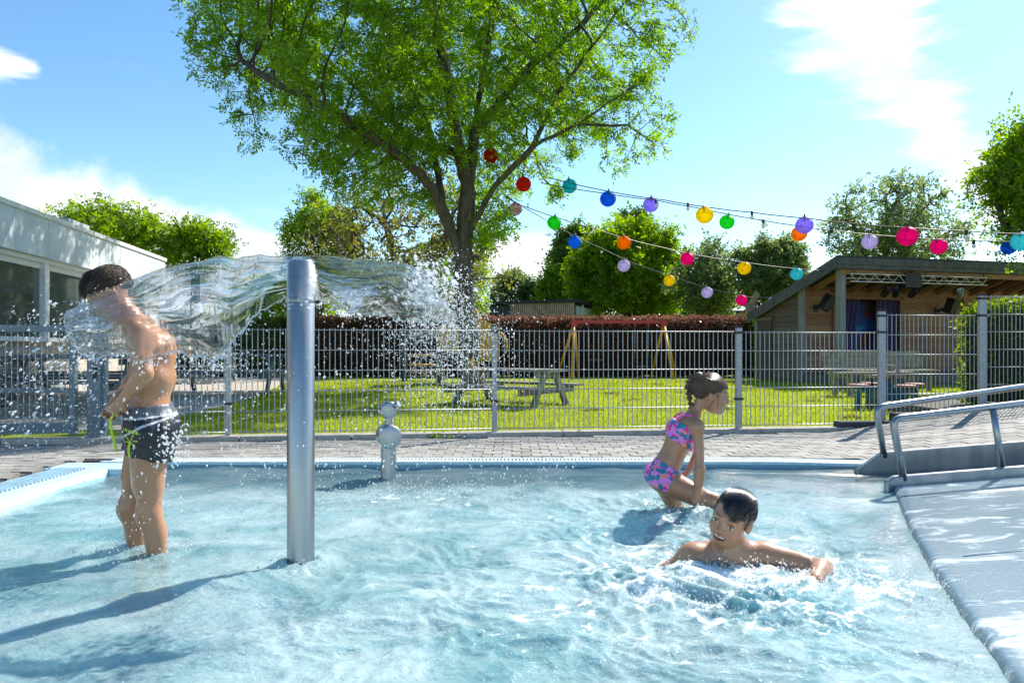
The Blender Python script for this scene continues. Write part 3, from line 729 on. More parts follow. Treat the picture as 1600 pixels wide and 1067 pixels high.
def curtain(a0, a1, label, gather):
    t = thing('curtain', label, 'curtain', ST0+sp((a0+a1)/2, 1.36, .22)); w = a1-a0
    V = []; nn = 60; zs = np.linspace(0, 1.9, 14)
    for z in zs:
        g = 1-gather*(max(0, 1-abs(z-.75)/1.2))
        for i in range(nn):
            s_ = i/(nn-1); a = (s_-.5)*w*g+(-.5*w*(1-g) if gather > 0 else .5*w*(1-g)); b = .05*math.sin(s_*w*42+z*.6)+.012*math.sin(s_*w*90)
            V.append(SA*a+SB*b+SZ*z)
    F = [(j*nn+i, j*nn+i+1, (j+1)*nn+i+1, (j+1)*nn+i) for j in range(13) for i in range(nn-1)]
    mb = MB(); mb.add(V, F, True); mb.build('cloth', mat('curtain_purple', (.07, .06, .17), .85, 0, .2, 3), t)
    MB().tube([SA*(-w/2)+SZ*1.92, SA*(w/2)+SZ*1.92], .014, 8).build('rod', M_['black'], t)
curtain(.80, 1.85, 'dark purple stage curtain beside the corner post of the shed', .22)
curtain(2.35, 3.0, 'dark purple stage curtain beside the bare plank wall', 0)
def truss(a0, a1, label):
    t = thing('lighting_truss', label, 'truss', ST0+sp(a0, -.2, 2.50)); L = a1-a0; al = mat('aluminium', (.7, .7, .68), .35, .9) if 'alu' not in M_ else M_['alu']; M_['alu'] = al
    for (dz, db) in ((.09, 0), (-.09, .0), (0, .14)): MB().tube([SB*db+SZ*dz, SA*L+SB*db+SZ*dz], .014, 8).build('chord', al, t)
    n = int(L/.16); mb = MB()
    for i in range(n):
        x0, x1 = L*i/n, L*(i+1)/n; s_ = 1 if i % 2 else -1
        MB().tube([SA*x0+SZ*(-.09*s_), SA*x1+SZ*(.09*s_)], .008, 6).build('brace', al, t)
        MB().tube([SA*x0+SZ*(-.09*s_), SA*x1+SB*.14], .006, 5).build('brace', al, t)
    for x in (.1, L-.1): MB().tube([SA*x+SZ*.09, SA*x+SZ*.22], .01, 6).build('hanger', M_['black'], t)
truss(.2, 1.72, 'short aluminium lighting truss under the shed roof beside the corner post')
truss(2.2, 4.15, 'long aluminium lighting truss under the shed roof beside the black box')
o = thing('control_box', 'black control box hanging between the two lighting trusses', 'box', ST0+sp(1.97, -.08, 2.50)); MB().box((0, 0, -.02), (.44, .24, .36), ax=SAX).build('case', M_['black'], o, bevel=.01); MB().box((0, 0, .18), (.1, .1, .06), ax=SAX).build('bracket', M_['black'], o)
def spot(a, b, z, label, yaw):
    t = thing('spotlight', label, 'spotlight', ST0+sp(a, b, z), yaw); ax = (Vector((1, 0, 0)), Vector((0, .6, .8)), Vector((0, -.8, .6)))
    MB().lathe([(0, -.12), (.06, -.12), (.075, -.08), (.075, .10), (.09, .14), (.07, .14), (.06, .1), (0, .1)], (0, 0, -.14), 16, ax=ax).build('can', M_['black'] if 'black' in label else M_['galv'], t)
    MB().tube([(-.09, 0, -.14), (-.09, 0, .0), (.09, 0, .0), (.09, 0, -.14)], .010, 6).build('yoke', M_['black'], t)
    MB().tube([(0, 0, 0), (0, 0, .08)], .014, 6).build('clamp', M_['black'], t)
spot(1.45, .1, 2.34, 'black spotlight under the short truss nearest the corner post', .3); spot(1.75, .1, 2.34, 'grey spotlight just beside the black control box', -.3); spot(2.25, .1, 2.34, 'black spotlight under the start of the long truss', .5); spot(3.55, .0, 2.34, 'grey spotlight under the end of the long truss above the speaker', -.5)
def speaker(a, b, z, label, rot):
    t = thing('speaker', label, 'speaker', ST0+sp(a, b, z)); Rm = Matrix.Rotation(rot, 3, SB) @ Matrix.Rotation(.25, 3, SA)
    MB().prism([(-.13, -.12), (.13, -.12), (.09, .12), (-.09, .12)], -.2, .2, ax=(Rm @ SA, Rm @ -SB, Rm @ SZ)).build('cabinet', M_['black'], t, bevel=.012)
    MB().box(Rm @ (-SB*-.0)+Rm @ (SB*-.0), (.01, .01, .01)).build('badge', M_['black'], t)
    MB().beam(SB*.1, SB*.42-SZ*.1, .05, .05).build('arm', M_['black'], t); MB().box(SB*.43-SZ*.1, (.14, .03, .2), ax=SAX).build('wall_plate', M_['black'], t)
speaker(.42, .84, 1.98, 'black speaker mounted behind the corner post of the shed', .5); speaker(4.15, .80, 1.95, 'tilted black speaker on the bare plank wall of the stage', .22)

# ------------------------------------------------------------------ benches and the four-seat rocker in front of the stage
def bench(label, loc, rz, L=1.95):
    t = thing('bench', label, 'bench', loc, rz); m = mat('bench_wood', (.33, .29, .20), .75, 0, .2, 5, .3, 30) if 'bench' not in M_ else M_['bench']; M_['bench'] = m
    for k in range(3): MB().box((0, -.12+k*.13, .42), (L, .11, .035)).build('seat_slat', m, t)
    for k in range(3): MB().box((0, .27+k*.02, .53+k*.115), (L, .028, .095)).build('back_slat', m, t)
    for x in (-L/2+.22, L/2-.22):
        MB().beam((x, -.14, 0), (x, -.14, .40), .09, .07).build('leg', m, t); MB().beam((x, .24, 0), (x, .33, .82), .09, .06).build('back_support', m, t); MB().beam((x, -.18, .37), (x, .3, .37), .07, .07).build('seat_bearer', m, t)
bench('long slatted park bench in front of the stage curtains', (7.55, 13.6, -.012), math.atan2(SA.y, SA.x), 2.0)
bench('slatted park bench standing just behind the colourful rocker', (6.55, 12.35, -.012), math.atan2(SA.y, SA.x), 1.7)
rk = thing('spring_rocker', 'four seat spring rocker with teal frame and salmon seats', 'play equipment', (5.35, 9.75, -.012))
MB().box((0, 0, .20), (.30, .30, .22)).build('spring_housing', M_['teal'], rk, bevel=.02)
pts = [(.09*math.cos(t_*.9), .09*math.sin(t_*.9), .0+t_*.0042) for t_ in range(0, 34)]
MB().tube(pts, .016, 6).build('spring', M_['black'], rk); MB().box((0, 0, .01), (.34, .34, .03)).build('foot_plate', M_['teal'], rk)
for ang in (0, 90, 180, 270):
    Rm = Matrix.Rotation(R(ang+14), 3, 'Z'); d = Rm @ Vector((1, 0, 0)); L_ = .48 if ang % 180 == 0 else .34
    MB().beam(d*.1+SZ*.29, d*L_+SZ*.29, .09, .05).build('arm', M_['teal'], rk)
    MB().lathe([(0, .03), (.12, .03), (.13, .02), (.13, -.005), (0, -.005)], d*L_+SZ*.325, 20).build('seat', M_['pinkwood'], rk)
    MB().tube([d*(L_-.24)+SZ*.3, d*(L_-.22)+SZ*.5], .014, 8).build('handle', M_['black'], rk)
    MB().box(d*L_+SZ*.13, (.07, .07, .26)).build('foot_rest', M_['teal'], rk)
MB().box((0, 0, .46), (.55, .16, .045), rot=Matrix.Rotation(R(14), 3, 'Z')).build('table_board', M_['wood_tan'], rk)
MB().box((0, 0, .37), (.08, .08, .16)).build('column', M_['teal'], rk)
MB().tube([(.06+.13*math.cos(t_), .02, .47+.14*math.sin(t_)) for t_ in np.linspace(0, math.pi, 14)], .02, 8).build('hoop', M_['wood_post'], rk)

# ------------------------------------------------------------------ cabins far behind the hedge
cab_w = mat('larch', (.58, .40, .31), .8, 0, .2, 3)
def cabin(u0, u1, v, Y, label, side=None, rz=0, loc=None, L=None):
    x0, x1 = (u0-800)/FPX*Y, (u1-800)/FPX*Y; h = P(0, v, Y).z
    t = thing('cabin', label, 'building', loc or (x0, Y, 0), rz); L = L or x1-x0
    MB().box((L/2, 2.5, h/2-.05), (L-.1, 4.9, h-.1)).build('wall', M_['dark_paint'], t)
    MB().box((L/2, 2.5, h+.03), (L+.25, 5.3, .14)).build('roof', M_['roof_dark'], t)
    mb = MB(); x = .05
    while x < L-.05:
        f = (x/L)
        if not (.12 < f < .2 or .36 < f < .52) or side is None: mb.box((x+.055, -.0, h/2), (.085, .06, h-.1))
        x += .115
    tag(mb.build('cladding', cab_w, t), kind='stuff')
    if side:
        MB().box((L+.03, 2.5, h/2-.1), (.06, 4.7, h-.25)).build('side_wall', mat('pale_side', (.5, .55, .58), .6), t)
        MB().box((L+.075, 1.2, h/2), (.04, .12, h-.2)).build('side_post', M_['white'], t)
    return t
cabin(690, 898, 473, 35.0, 'wood slatted flat roofed cabin behind the hedge below the lanterns', True, R(-22), (-3.65, 36.7, 0), 7.3)
cabin(1118, 1182, 488, 40.0, 'small wood slatted cabin behind the hedge next to the stage shed')
# wooden post with a carved arm that carries the lower lantern cable
wp = thing('wooden_post', 'tan wooden post with a forked top beside the stage shed', 'post', P(1172, 560, 22.2)); wp.location.z = 0
zt2 = P(0, 478, 22.2).z
MB().box((0, 0, zt2/2), (.26, .2, zt2)).build('shaft', M_['wood_tan'], wp, bevel=.02)
MB().beam((-.02, 0, zt2-.05), (.24, 0, zt2+.42), .16, .14).build('fork', M_['wood_tan'], wp); MB().beam((0, 0, zt2-.02), (-.28, 0, zt2+.1), .14, .14).build('fork', M_['wood_tan'], wp)

# ------------------------------------------------------------------ lantern strings
def lant_mat(name, c):
    m = bpy.data.materials.new(name); m.use_nodes = True; N, link, M = NT(m.node_tree)
    tc = N('ShaderNodeTexCoord'); w = N('ShaderNodeTexWave', wave_type='BANDS', bands_direction='Z'); w.inputs['Scale'].default_value = 18; w.inputs['Distortion'].default_value = .6; link(tc.outputs['Object'], w.inputs['Vector'])
    mx = N('ShaderNodeMix', data_type='RGBA'); mx.inputs['A'].default_value = (*[q*.82 for q in c], 1); mx.inputs['B'].default_value = (*c, 1); link(w.outputs['Fac'], mx.inputs['Factor'])
    d = N('ShaderNodeBsdfPrincipled'); link(mx.outputs['Result'], d.inputs['Base Color']); d.inputs['Roughness'].default_value = .35
    t = N('ShaderNodeBsdfTranslucent'); link(mx.outputs['Result'], t.inputs['Color'])
    ms = N('ShaderNodeMixShader'); ms.inputs[0].default_value = .7; link(d.outputs[0], ms.inputs[1]); link(t.outputs[0], ms.inputs[2])
    bp_ = N('ShaderNodeBump'); bp_.inputs['Strength'].default_value = .6; bp_.inputs['Distance'].default_value = .01; link(w.outputs['Fac'], bp_.inputs['Height']); link(bp_.outputs[0], d.inputs['Normal'])
    tr = N('ShaderNodeBsdfTransparent'); link(mx.outputs['Result'], tr.inputs['Color']); m2 = N('ShaderNodeMixShader'); m2.inputs[0].default_value = .48; link(ms.outputs[0], m2.inputs[1]); link(tr.outputs[0], m2.inputs[2])
    o = N('ShaderNodeOutputMaterial'); link(m2.outputs[0], o.inputs[0]); return m
LC = {'red': (.85, .06, .015), 'pale pink': (.78, .50, .55), 'teal': (.02, .55, .58), 'blue': (.02, .30, .92), 'purple': (.45, .36, .92), 'yellow': (.95, .74, .0), 'green': (.06, .72, .08), 'orange': (.95, .35, .0), 'lilac': (.66, .60, .88), 'magenta': (.90, .0, .38), 'cyan': (.16, .70, .78)}
LM = {k: lant_mat('lantern_'+k.replace(' ', '_'), c) for k, c in LC.items()}
prof = []
for k in range(33):
    a = -math.pi/2+math.pi*k/32; r = math.cos(a)*.15*(1+.012*math.cos(k*math.pi)); prof.append((max(r, .028), math.sin(a)*.145))
lant_me = MB().lathe(prof, n=36).mesh('shade')
def cable(name, label, pts, bulbs):
    """pts: (u,v,Y) along the cable"""
    W = [P(*p) for p in pts]; t = thing(name, label, 'cable', W[0])
    out = []
    for i in range(len(W)-1):
        a, b = W[i], W[i+1]
        for k in range(6): s_ = k/6; out.append(a.lerp(b, s_)-Vector((0, 0, .035*math.sin(math.pi*s_)*(b-a).length*.25))-W[0])
    out.append(W[-1]-W[0])
    MB().tube(out, .009, 5).build('wire', M_['black'], t)
    for (u, v, Y) in bulbs:
        p = P(u, v, Y)-W[0]
        MB().tube([p+Vector((0, 0, .02)), p-Vector((0, 0, .05))], .022, 8).build('socket', M_['black'], t)
        MB().lathe([(.016, -.05), (.03, -.075), (.03, -.10), (.015, -.12), (0, -.124)], p, 10).build('bulb', M_['white'], t)
cable('string_light', 'upper string light cable from the tree over the stage roof', [(858, 278, 13.8), (950, 299, 13.2), (1040, 313, 12.6), (1100, 323, 12.1), (1175, 332, 11.7), (1260, 341, 11.3), (1340, 350, 10.9), (1420, 356, 10.4), (1510, 361, 10.1), (1600, 366, 9.9), (1700, 369, 9.6)], [(955, 301, 13.2), (1075, 319, 12.3), (1175, 332, 11.7), (1510, 362, 10.1)])
cable('string_light', 'second string light cable from the tree carrying the purple and blue lanterns', [(846, 286, 13.9), (950, 303, 13.3), (1025, 313, 13.0), (1085, 324, 12.7), (1195, 345, 12.2), (1240, 352, 12.0), (1300, 360, 11.9), (1400, 370, 11.8), (1520, 376, 11.7), (1600, 378, 11.6), (1700, 378, 11.5)], [(1025, 314, 13.0), (1193, 345, 12.2), (1522, 377, 11.7), (1300, 360, 11.9)])
cable('string_light', 'string light cable from the tree down to the shed roof corner', [(788, 306, 14.4), (815, 321, 14.5), (870, 340, 14.6), (925, 356, 14.8), (975, 372, 15.0), (1040, 388, 15.4), (1080, 397, 15.7), (1163, 410, 16.0), (1245, 420, 16.2), (1300, 424, 16.2)], [(924, 357, 14.8), (1140, 407, 15.8)])
cable('string_light', 'lowest string light cable from the tree to the wooden post', [(788, 307, 14.4), (820, 325, 14.5), (856, 345, 14.7), (898, 369, 15.4), (940, 388, 16.2), (978, 406, 16.6), (1018, 421, 17.4), (1046, 430, 17.9), (1105, 450, 18.8), (1160, 461, 20.0), (1176, 464, 22.0)], [(978, 405, 16.6), (940, 388, 16.2)])
cable('string_light', 'short string light cable from the wooden post to the shed eave', [(1176, 464, 22.0), (1195, 465, 21), (1208, 464, 19.6), (1245, 440, 17.6), (1300, 424, 16.3)], [(1256, 434, 17.2), (1232, 446, 18.0)])
for (u, v, d, c, lab) in [
    (767, 243, 23, 'red', 'bright red round lantern high against the tree fork'), (818, 288, 24, 'red', 'red round lantern half hidden in hanging leaves'),
    (805, 327, 21, 'pale pink', 'pale pink round lantern just beside the tree limb'), (890, 291, 23, 'teal', 'teal round lantern on the upper string'),
    (950, 311, 25, 'blue', 'blue round lantern on the upper string between teal and purple ones'), (1017, 320, 24, 'purple', 'purple round lantern between the blue and yellow ones on the upper string'),
    (1101, 336, 27, 'yellow', 'large yellow round lantern on the upper string'), (1136, 347, 23, 'green', 'green round lantern next to the large yellow one'),
    (1257, 352, 27, 'purple', 'purple round lantern overlapping an orange one'), (1249, 365, 24, 'orange', 'orange round lantern half behind a purple one'),
    (1359, 378, 24, 'lilac', 'lilac round lantern in front of the bare tree above the shed roof'), (1418, 369, 31, 'magenta', 'largest magenta round lantern above the shed roof'),
    (1467, 385, 25, 'magenta', 'smaller magenta round lantern above the shed roof'), (1576, 387, 22, 'blue', 'blue round lantern next to a large cyan one'), (1596, 377, 30, 'cyan', 'large cyan round lantern next to a blue one'),
    (866, 348, 22, 'green', 'green round lantern on the lowest string near the tree'), (898, 378, 21, 'blue', 'blue round lantern on the lowest string next to a green one'),
    (975, 379, 22, 'orange', 'orange round lantern before the dense green tree'), (975, 415, 20, 'lilac', 'lilac round lantern below the orange one before the dense green tree'),
    (1074, 404, 21, 'magenta', 'magenta round lantern on the string down to the shed'), (1046, 438, 18, 'yellow', 'small yellow round lantern on the lowest string'),
    (1163, 419, 21, 'yellow', 'yellow round lantern near the shed eave'), (1105, 457, 18, 'lilac', 'small lilac round lantern on the lowest string'),
    (1245, 428, 20, 'cyan', 'cyan round lantern in front of the sloping shed roof edge'), (1159, 469, 18, 'magenta', 'small magenta round lantern beside the wooden post'), (1208, 472, 17, 'lilac', 'small lilac round lantern at the low eave of the shed')]:
    Y = .30*FPX/d
    t = thing('lantern', lab, 'lantern', P(u, v, Y), 0, 'coloured lanterns on the string lights'); t.rotation_euler = (random.uniform(-.25, .25), random.uniform(-.3, .3), random.uniform(0, 6))
    me = lant_me.copy(); me.materials.clear(); me.materials.append(LM[c]); link_mesh('shade', me, parent=t)
    MB().lathe([(.028, .142), (.032, .142), (.032, .150), (.028, .150)], n=16).build('ring', M_['black'], t)
    MB().tube([(0, 0, .06), (0, 0, .19)], .014, 8).build('socket', M_['black'], t)
# ------------------------------------------------------------------ vegetation
def colonize(start_pts, A, step, kill, infl=9, iters=160, up=.05, seed=1):
    """start_pts: list of polylines (each begins on an earlier point); returns nodes, parents"""
    nodes = []; par = []
    def add(p, q): nodes.append(np.array(p, float)); par.append(q); return len(nodes)-1
    for line in start_pts:
        line = [np.array(p, float) for p in line]
        if not nodes: last = add(line[0], -1)
        else:
            d = [np.sum((n-line[0])**2) for n in nodes]; last = int(np.argmin(d))
        for p in line[1:]:
            a = nodes[last]; L = np.linalg.norm(p-a); n = max(1, int(L/step))
            for k in range(1, n+1):
                wob = np.random.default_rng(len(nodes)+seed*1000).normal(0, step*.06, 3)
                last = add(a+(p-a)*k/n+wob*(k < n), last)
    A = A.copy(); r_ = np.random.default_rng(seed)
    best = np.full(len(A), 1e9); who = np.zeros(len(A), int)
    def upd(i0):
        for i in range(i0, len(nodes)):
            d = np.sum((A-nodes[i])**2, 1); m = d < best; best[m] = d[m]; who[m] = i
    upd(0); alive = best > kill**2
    for it in range(iters):
        act = alive & (best < infl**2)
        if not act.any(): break
        idx = who[act]; dirs = A[act]-np.array(nodes)[idx]; dirs /= np.linalg.norm(dirs, axis=1)[:, None]+1e-9
        u, inv = np.unique(idx, return_inverse=True); s = np.zeros((len(u), 3)); np.add.at(s, inv, dirs)
        i0 = len(nodes)
        for k, ui in enumerate(u):
            d = s[k]/(np.linalg.norm(s[k])+1e-9)
            if par[ui] >= 0:
                pd = nodes[ui]-nodes[par[ui]]; d = d+.35*pd/(np.linalg.norm(pd)+1e-9)
            d = d+r_.normal(0, .16, 3)+np.array([0, 0, up]); d /= np.linalg.norm(d)+1e-9
            add(nodes[ui]+d*step, ui)
        Nn = np.array(nodes[i0:])
        # update nearest in chunks
        for c in range(0, len(Nn), 64):
            D = ((A[:, None, :]-Nn[None, c:c+64, :])**2).sum(2); j = D.argmin(1); d = D[np.arange(len(A)), j]; m = d < best; best[m] = d[m]; who[m] = i0+c+j[m]
        alive &= best > kill**2
    return np.array(nodes), np.array(par)
def radii(par, rt, expo=2.1, rmin=.008):
    n = len(par); acc = np.zeros(n); ch = np.zeros(n, int)
    for i in range(n-1, -1, -1):
        if acc[i] == 0: acc[i] = rmin**expo
        if par[i] >= 0: acc[par[i]] += acc[i]
    r = acc**(1/expo); return r*(rt/r[0]) if rt else r
def branch_mesh(name, nd, par, r, sides=6, rcut=0.0):
    ch = [[] for _ in nd]
    for i, p in enumerate(par):
        if p >= 0: ch[p].append(i)
    mb_v = []; mb_f = []; done = set()
    def chain(i):
        pts = [i]
        while ch[pts[-1]]:
            nx = max(ch[pts[-1]], key=lambda k: r[k]); pts.append(nx)
        return pts
    stack = [(0, -1)]
    while stack:
        i, p = stack.pop()
        c = chain(i)
        idx = ([p] if p >= 0 else [])+c
        pts = nd[idx]; rr = r[idx].copy()
        if p >= 0: rr[0] = min(rr[0], rr[1]*1.15)
        for k in range(len(c)):
            nxt = c[k+1] if k+1 < len(c) else -1
            for q in ch[c[k]]:
                if q != nxt: stack.append((q, c[k]))
        if rr[1 if len(rr) > 1 else 0] < rcut: continue
        if len(pts) < 2: continue
        m = len(pts); s_ = sides if rr.max() > .03 else (5 if rr.max() > .015 else 3)
        T = np.zeros_like(pts); T[1:-1] = pts[2:]-pts[:-2]; T[0] = pts[1]-pts[0]; T[-1] = pts[-1]-pts[-2]
        T /= np.linalg.norm(T, axis=1)[:, None]+1e-9
        X = np.cross(T[0], [.3, .8, .2]); X /= np.linalg.norm(X)+1e-9; b = len(mb_v)
        ang = np.arange(s_)*2*np.pi/s_
        for k in range(m):
            X = X-T[k]*np.dot(X, T[k]); X /= np.linalg.norm(X)+1e-9; Yv = np.cross(T[k], X)
            for a in ang: mb_v.append(pts[k]+(X*math.cos(a)+Yv*math.sin(a))*rr[k])
        for k in range(m-1):
            for q in range(s_): q2 = (q+1) % s_; mb_f.append((b+k*s_+q, b+k*s_+q2, b+(k+1)*s_+q2, b+(k+1)*s_+q))
    return mesh_np(name, np.array(mb_v), np.array(mb_f), True)
def leaf_cloud(name, C, dirs, n_leaflets, size, width, rg, droop=.2):
    """compound leaves: at each centre C a spray of pointed leaflets along a midrib"""
    n = len(C); k = n_leaflets
    D = dirs/(np.linalg.norm(dirs, axis=1)[:, None]+1e-9)
    U = rg.normal(size=(n, 3)); U -= D*np.sum(U*D, 1)[:, None]; U /= np.linalg.norm(U, axis=1)[:, None]+1e-9
    W = np.cross(D, U); L = size*rg.uniform(.7, 1.3, n)
    out = np.zeros((n, k, 4, 3))
    for j in range(k):
        s = (j//2+.6)/((k+1)//2+.1); side = (1 if j % 2 else -1) if j < k-1 else 0
        base = C+D*(L*s)[:, None]-np.array([0, 0, 1])*(droop*L*s*s)[:, None]
        ld = (W*side*.85+D*(.55 if side else 1.0)+U*rg.normal(0, .25, n)[:, None]-np.array([0, 0, .15])); ld /= np.linalg.norm(ld, axis=1)[:, None]+1e-9
        lw = np.cross(ld, U+rg.normal(0, .35, (n, 3))); lw /= np.linalg.norm(lw, axis=1)[:, None]+1e-9
        ll = (L*.48*rg.uniform(.8, 1.2, n))[:, None]; ww = ll*width
        out[:, j, 0] = base; out[:, j, 1] = base+ld*ll*.45+lw*ww; out[:, j, 2] = base+ld*ll; out[:, j, 3] = base+ld*ll*.45-lw*ww
    V = out.reshape(-1, 3); F = np.arange(len(V)).reshape(-1, 4)
    return mesh_np(name, V, F)
def ell_points(n, c, r, rg, shell=.35, cut=None, ns=.5, thr=-.25, seed=3):
    """points in an ellipsoid, denser outside, clumped by noise"""
    out = []
    tot = 0
    while tot < n:
        p = rg.normal(size=(n*2, 3)); p /= np.linalg.norm(p, axis=1)[:, None]
        q = shell+(1-shell)*rg.random(n*2)**.6
        w = 1+.28*noise3(p*1.7+seed, seed)
        x = p*(q*w)[:, None]*np.array(r)+np.array(c)
        k = noise3(x*ns+seed*3.1, seed+5) > thr
        if cut is not None: k &= cut(x)
        x = x[k]; out.append(x); tot += len(x)
    return np.concatenate(out)[:n]
def make_tree(name, label, base, trunk, A, step, kill, rt, leafmat, barkmat, sprays, leaf, width, nl, spread, seed, rcut=0, tipr=None, group=None, cat='tree', infl=9, extra=None, up=.05):
    rg = np.random.default_rng(seed)
    nd, par = colonize(trunk, A, step, kill, infl=infl, seed=seed, up=up)
    r = radii(par, rt)
    t = thing(name, label, cat, base, 0, group); b0 = np.array(base)
    link_mesh('trunk', branch_mesh('trunk', nd-b0, par, r, rcut=rcut), barkmat, t)
    has = np.zeros(len(nd), int)
    for p in par:
        if p >= 0: has[p] += 1
    lim = tipr or np.percentile(r, 72)
    tips = np.where((r <= lim))[0]
    pick = rg.choice(tips, sprays)
    pd = nd[pick]-nd[np.maximum(par[pick], 0)]
    C = nd[pick]+rg.normal(0, spread, (sprays, 3)); D = pd/(np.linalg.norm(pd, axis=1)[:, None]+1e-9)*.6+rg.normal(0, .7, (sprays, 3))
    if extra is not None: C = np.concatenate([C, extra]); D = np.concatenate([D, rg.normal(0, 1, extra.shape)])
    link_mesh('crown', leaf_cloud('crown', C-b0, D, nl, leaf, width, rg), leafmat, t)
    return t
LF = {}
LF['ash'] = leaf_mat('ash_leaf', (.085, .175, .014), (.19, .33, .028), .6)
LF['bright'] = leaf_mat('bright_leaf', (.09, .17, .012), (.20, .30, .022), .58)
LF['dark'] = leaf_mat('dark_leaf', (.045, .09, .018), (.085, .15, .025), .5)
LF['olive'] = leaf_mat('olive_leaf', (.10, .11, .025), (.17, .18, .04), .5)
LF['grey'] = leaf_mat('greygreen_leaf', (.085, .13, .045), (.16, .21, .075), .55)
LF['purple'] = leaf_mat('beech_leaf', (.065, .030, .019), (.18, .085, .045), .52, .4, 1.0)
LF['hedge'] = leaf_mat('hedge_leaf', (.05, .09, .012), (.18, .25, .025), .5)

# the big ash tree
def big_tree():
    Y = 15.0; rg = np.random.default_rng(11)
    def T(u, v, dy=0): p = P(u, v, Y); return (p.x, Y+dy, p.z)
    base = (P(736, 0, Y).x, Y, -.05)
    trunk = [[base, T(733, 540), T(727, 470), T(722, 405)],
             [T(722, 405), T(700, 350, -.2), T(682, 305, -.5), T(645, 270, -1.0), T(590, 240, -1.5), T(545, 212, -1.8), T(470, 175, -1.6), T(410, 130, -1.2)],
             [T(690, 325), T(684, 270, .2), T(668, 200, .5), T(640, 130, .8), T(600, 40, 1.2), T(560, -60, 1.4)],
             [T(722, 405), T(728, 330), T(733, 270, .2), T(741, 190, .3), T(752, 110, .4), T(768, 20, .4), T(780, -100, .2)],
             [T(731, 300), T(716, 220, -.5), T(700, 130, -.9), T(680, 30, -1.2), T(665, -80, -1.4)],
             [T(726, 372), T(745, 345, -.2), T(775, 300, -.6), T(830, 255, -1.2), T(890, 232, -1.6), T(945, 200, -1.8), T(985, 170, -1.7)],
             [T(741, 200), T(790, 130, .6), T(840, 60, 1.0), T(890, -40, 1.2)], [T(760, 165, .3), T(830, 120, -.6), T(900, 80, -1.2), T(950, 30, -1.5)], [T(830, 255, -1.2), T(860, 190, -1.4), T(910, 130, -1.8), T(950, 80, -2.0)],
             [T(700, 240), T(630, 190, 1.2), T(560, 120, 1.8), T(500, 60, 2.0), T(440, 0, 2.2)],
             [T(890, 232, -1.6), T(960, 235, -1.7), T(985, 255, -1.8)],
             [T(722, 445), T(690, 420, .6), T(655, 412, 1.0)]]
    c = P(695, 35, Y)
    A = ell_points(5600, (c.x, Y, c.z), (5.15, 4.6, 4.0), rg, .25, cut=lambda x: (x[:, 2] > 3.9+.25*np.abs(x[:, 0]+1.3)*.35), ns=.62, thr=.02, seed=2)
    B = ell_points(260, T(560, 235, -1), (1.5, 1.4, .9), rg, .1, thr=-.5); C = ell_points(300, T(960, 235, -1.6), (.75, .7, .8), rg, .1, thr=-.5); D_ = ell_points(160, T(770, 350, 0), (.6, .8, .8), rg, .1, thr=-.5); E_ = ell_points(420, T(390, 60, -.6), (1.2, 1.5, 1.5), rg, .1, thr=-.4)
    A = np.concatenate([A, B, C, D_, E_])
    make_tree('ash_tree', 'big leafy ash tree with forked mossy trunk on the lawn', base, trunk, A, .20, .30, .25, LF['ash'], M_['bark'], 28000, .19, .20, 7, .105, 5, rcut=.0, infl=4, tipr=.022)
big_tree()

def far_tree(name, label, u, v, hw, hh, Y, leafm, sprays, attr=500, leaf=.3, seed=1, base_v=None, rt=.2, thr=-.3, shell=.3, nl=5, width=.3, step=None, spread=.2, up=.05, cone=0, trunks=None):
    rg = np.random.default_rng(seed); c = P(u, v, Y); k = Y/FPX; rx, rz = hw*k, hh*k
    bx = c.x+rg.uniform(-.1, .1)*rx; base = (bx, Y, -.1)
    A = ell_points(attr, (c.x, Y, c.z), (rx, rx*.85, rz), rg, shell, thr=thr, ns=2.2/max(rx, .5), seed=seed)
    if cone:
        f = np.clip((A[:, 2]-(c.z-rz))/(2*rz), 0, 1); A[:, 0] = c.x+(A[:, 0]-c.x)*(1-cone*f); A[:, 1] = Y+(A[:, 1]-Y)*(1-cone*f)
    st = step or max(.22, rz*.09)
    low = max(.5, c.z-rz)
    tr = [[base, (bx, Y, low*.6), (bx+(c.x-bx)*.5, Y, low+rz*.25)]]
    if trunks:
        for (dx, dz) in trunks: tr.append([(bx, Y, low*.75), (bx+dx*rx*.5, Y, low+rz*.4), (bx+dx*rx, Y, low+rz*dz)])
    make_tree(name, label, base, tr, A, st, st*1.5, rt, leafm, M_['bark2'], sprays, leaf, width, nl, spread, seed, infl=99, group=None, up=up, rcut=rt*.045 if trunks is None else 0)
far_tree('orchard_tree', 'sparse brownish tree with many bare branches behind the big tree', 640, 375, 160, 105, 24, LF['olive'], 2600, 900, .26, 21, rt=.34, thr=-.15, nl=5, spread=.2, trunks=[(-.7, .8), (.7, .9), (-.3, 1.3), (.35, 1.3), (.9, .45), (-.95, .4)])
far_tree('round_tree', 'small green tree between the water pillar and the sparse brownish tree', 500, 385, 55, 75, 27, LF['bright'], 3600, 300, .24, 22)
far_tree('round_tree', 'green tree filling the gap below the sparse tree', 690, 445, 75, 60, 30, LF['bright'], 4200, 300, .27, 23)
far_tree('round_tree', 'low bright green tree just above the hedge behind the water pillar', 440, 478, 90, 45, 29, LF['bright'], 4200, 300, .27, 24)
far_tree('round_tree', 'dense bright green tree behind the orange lantern', 985, 430, 92, 88, 37, LF['bright'], 11000, 700, .36, 25, thr=-.2, spread=.25)
far_tree('poplar_tree', 'tall darker tree rising behind the dense bright green tree', 995, 400, 45, 70, 44, LF['dark'], 4200, 300, .5, 26, thr=-.6, cone=.7, spread=.3)
far_tree('poplar_tree', 'dark green tree peeking out behind the dense bright green tree near the blue lantern', 900, 420, 40, 62, 46, LF['dark'], 4200, 300, .5, 27, thr=-.6, spread=.3)
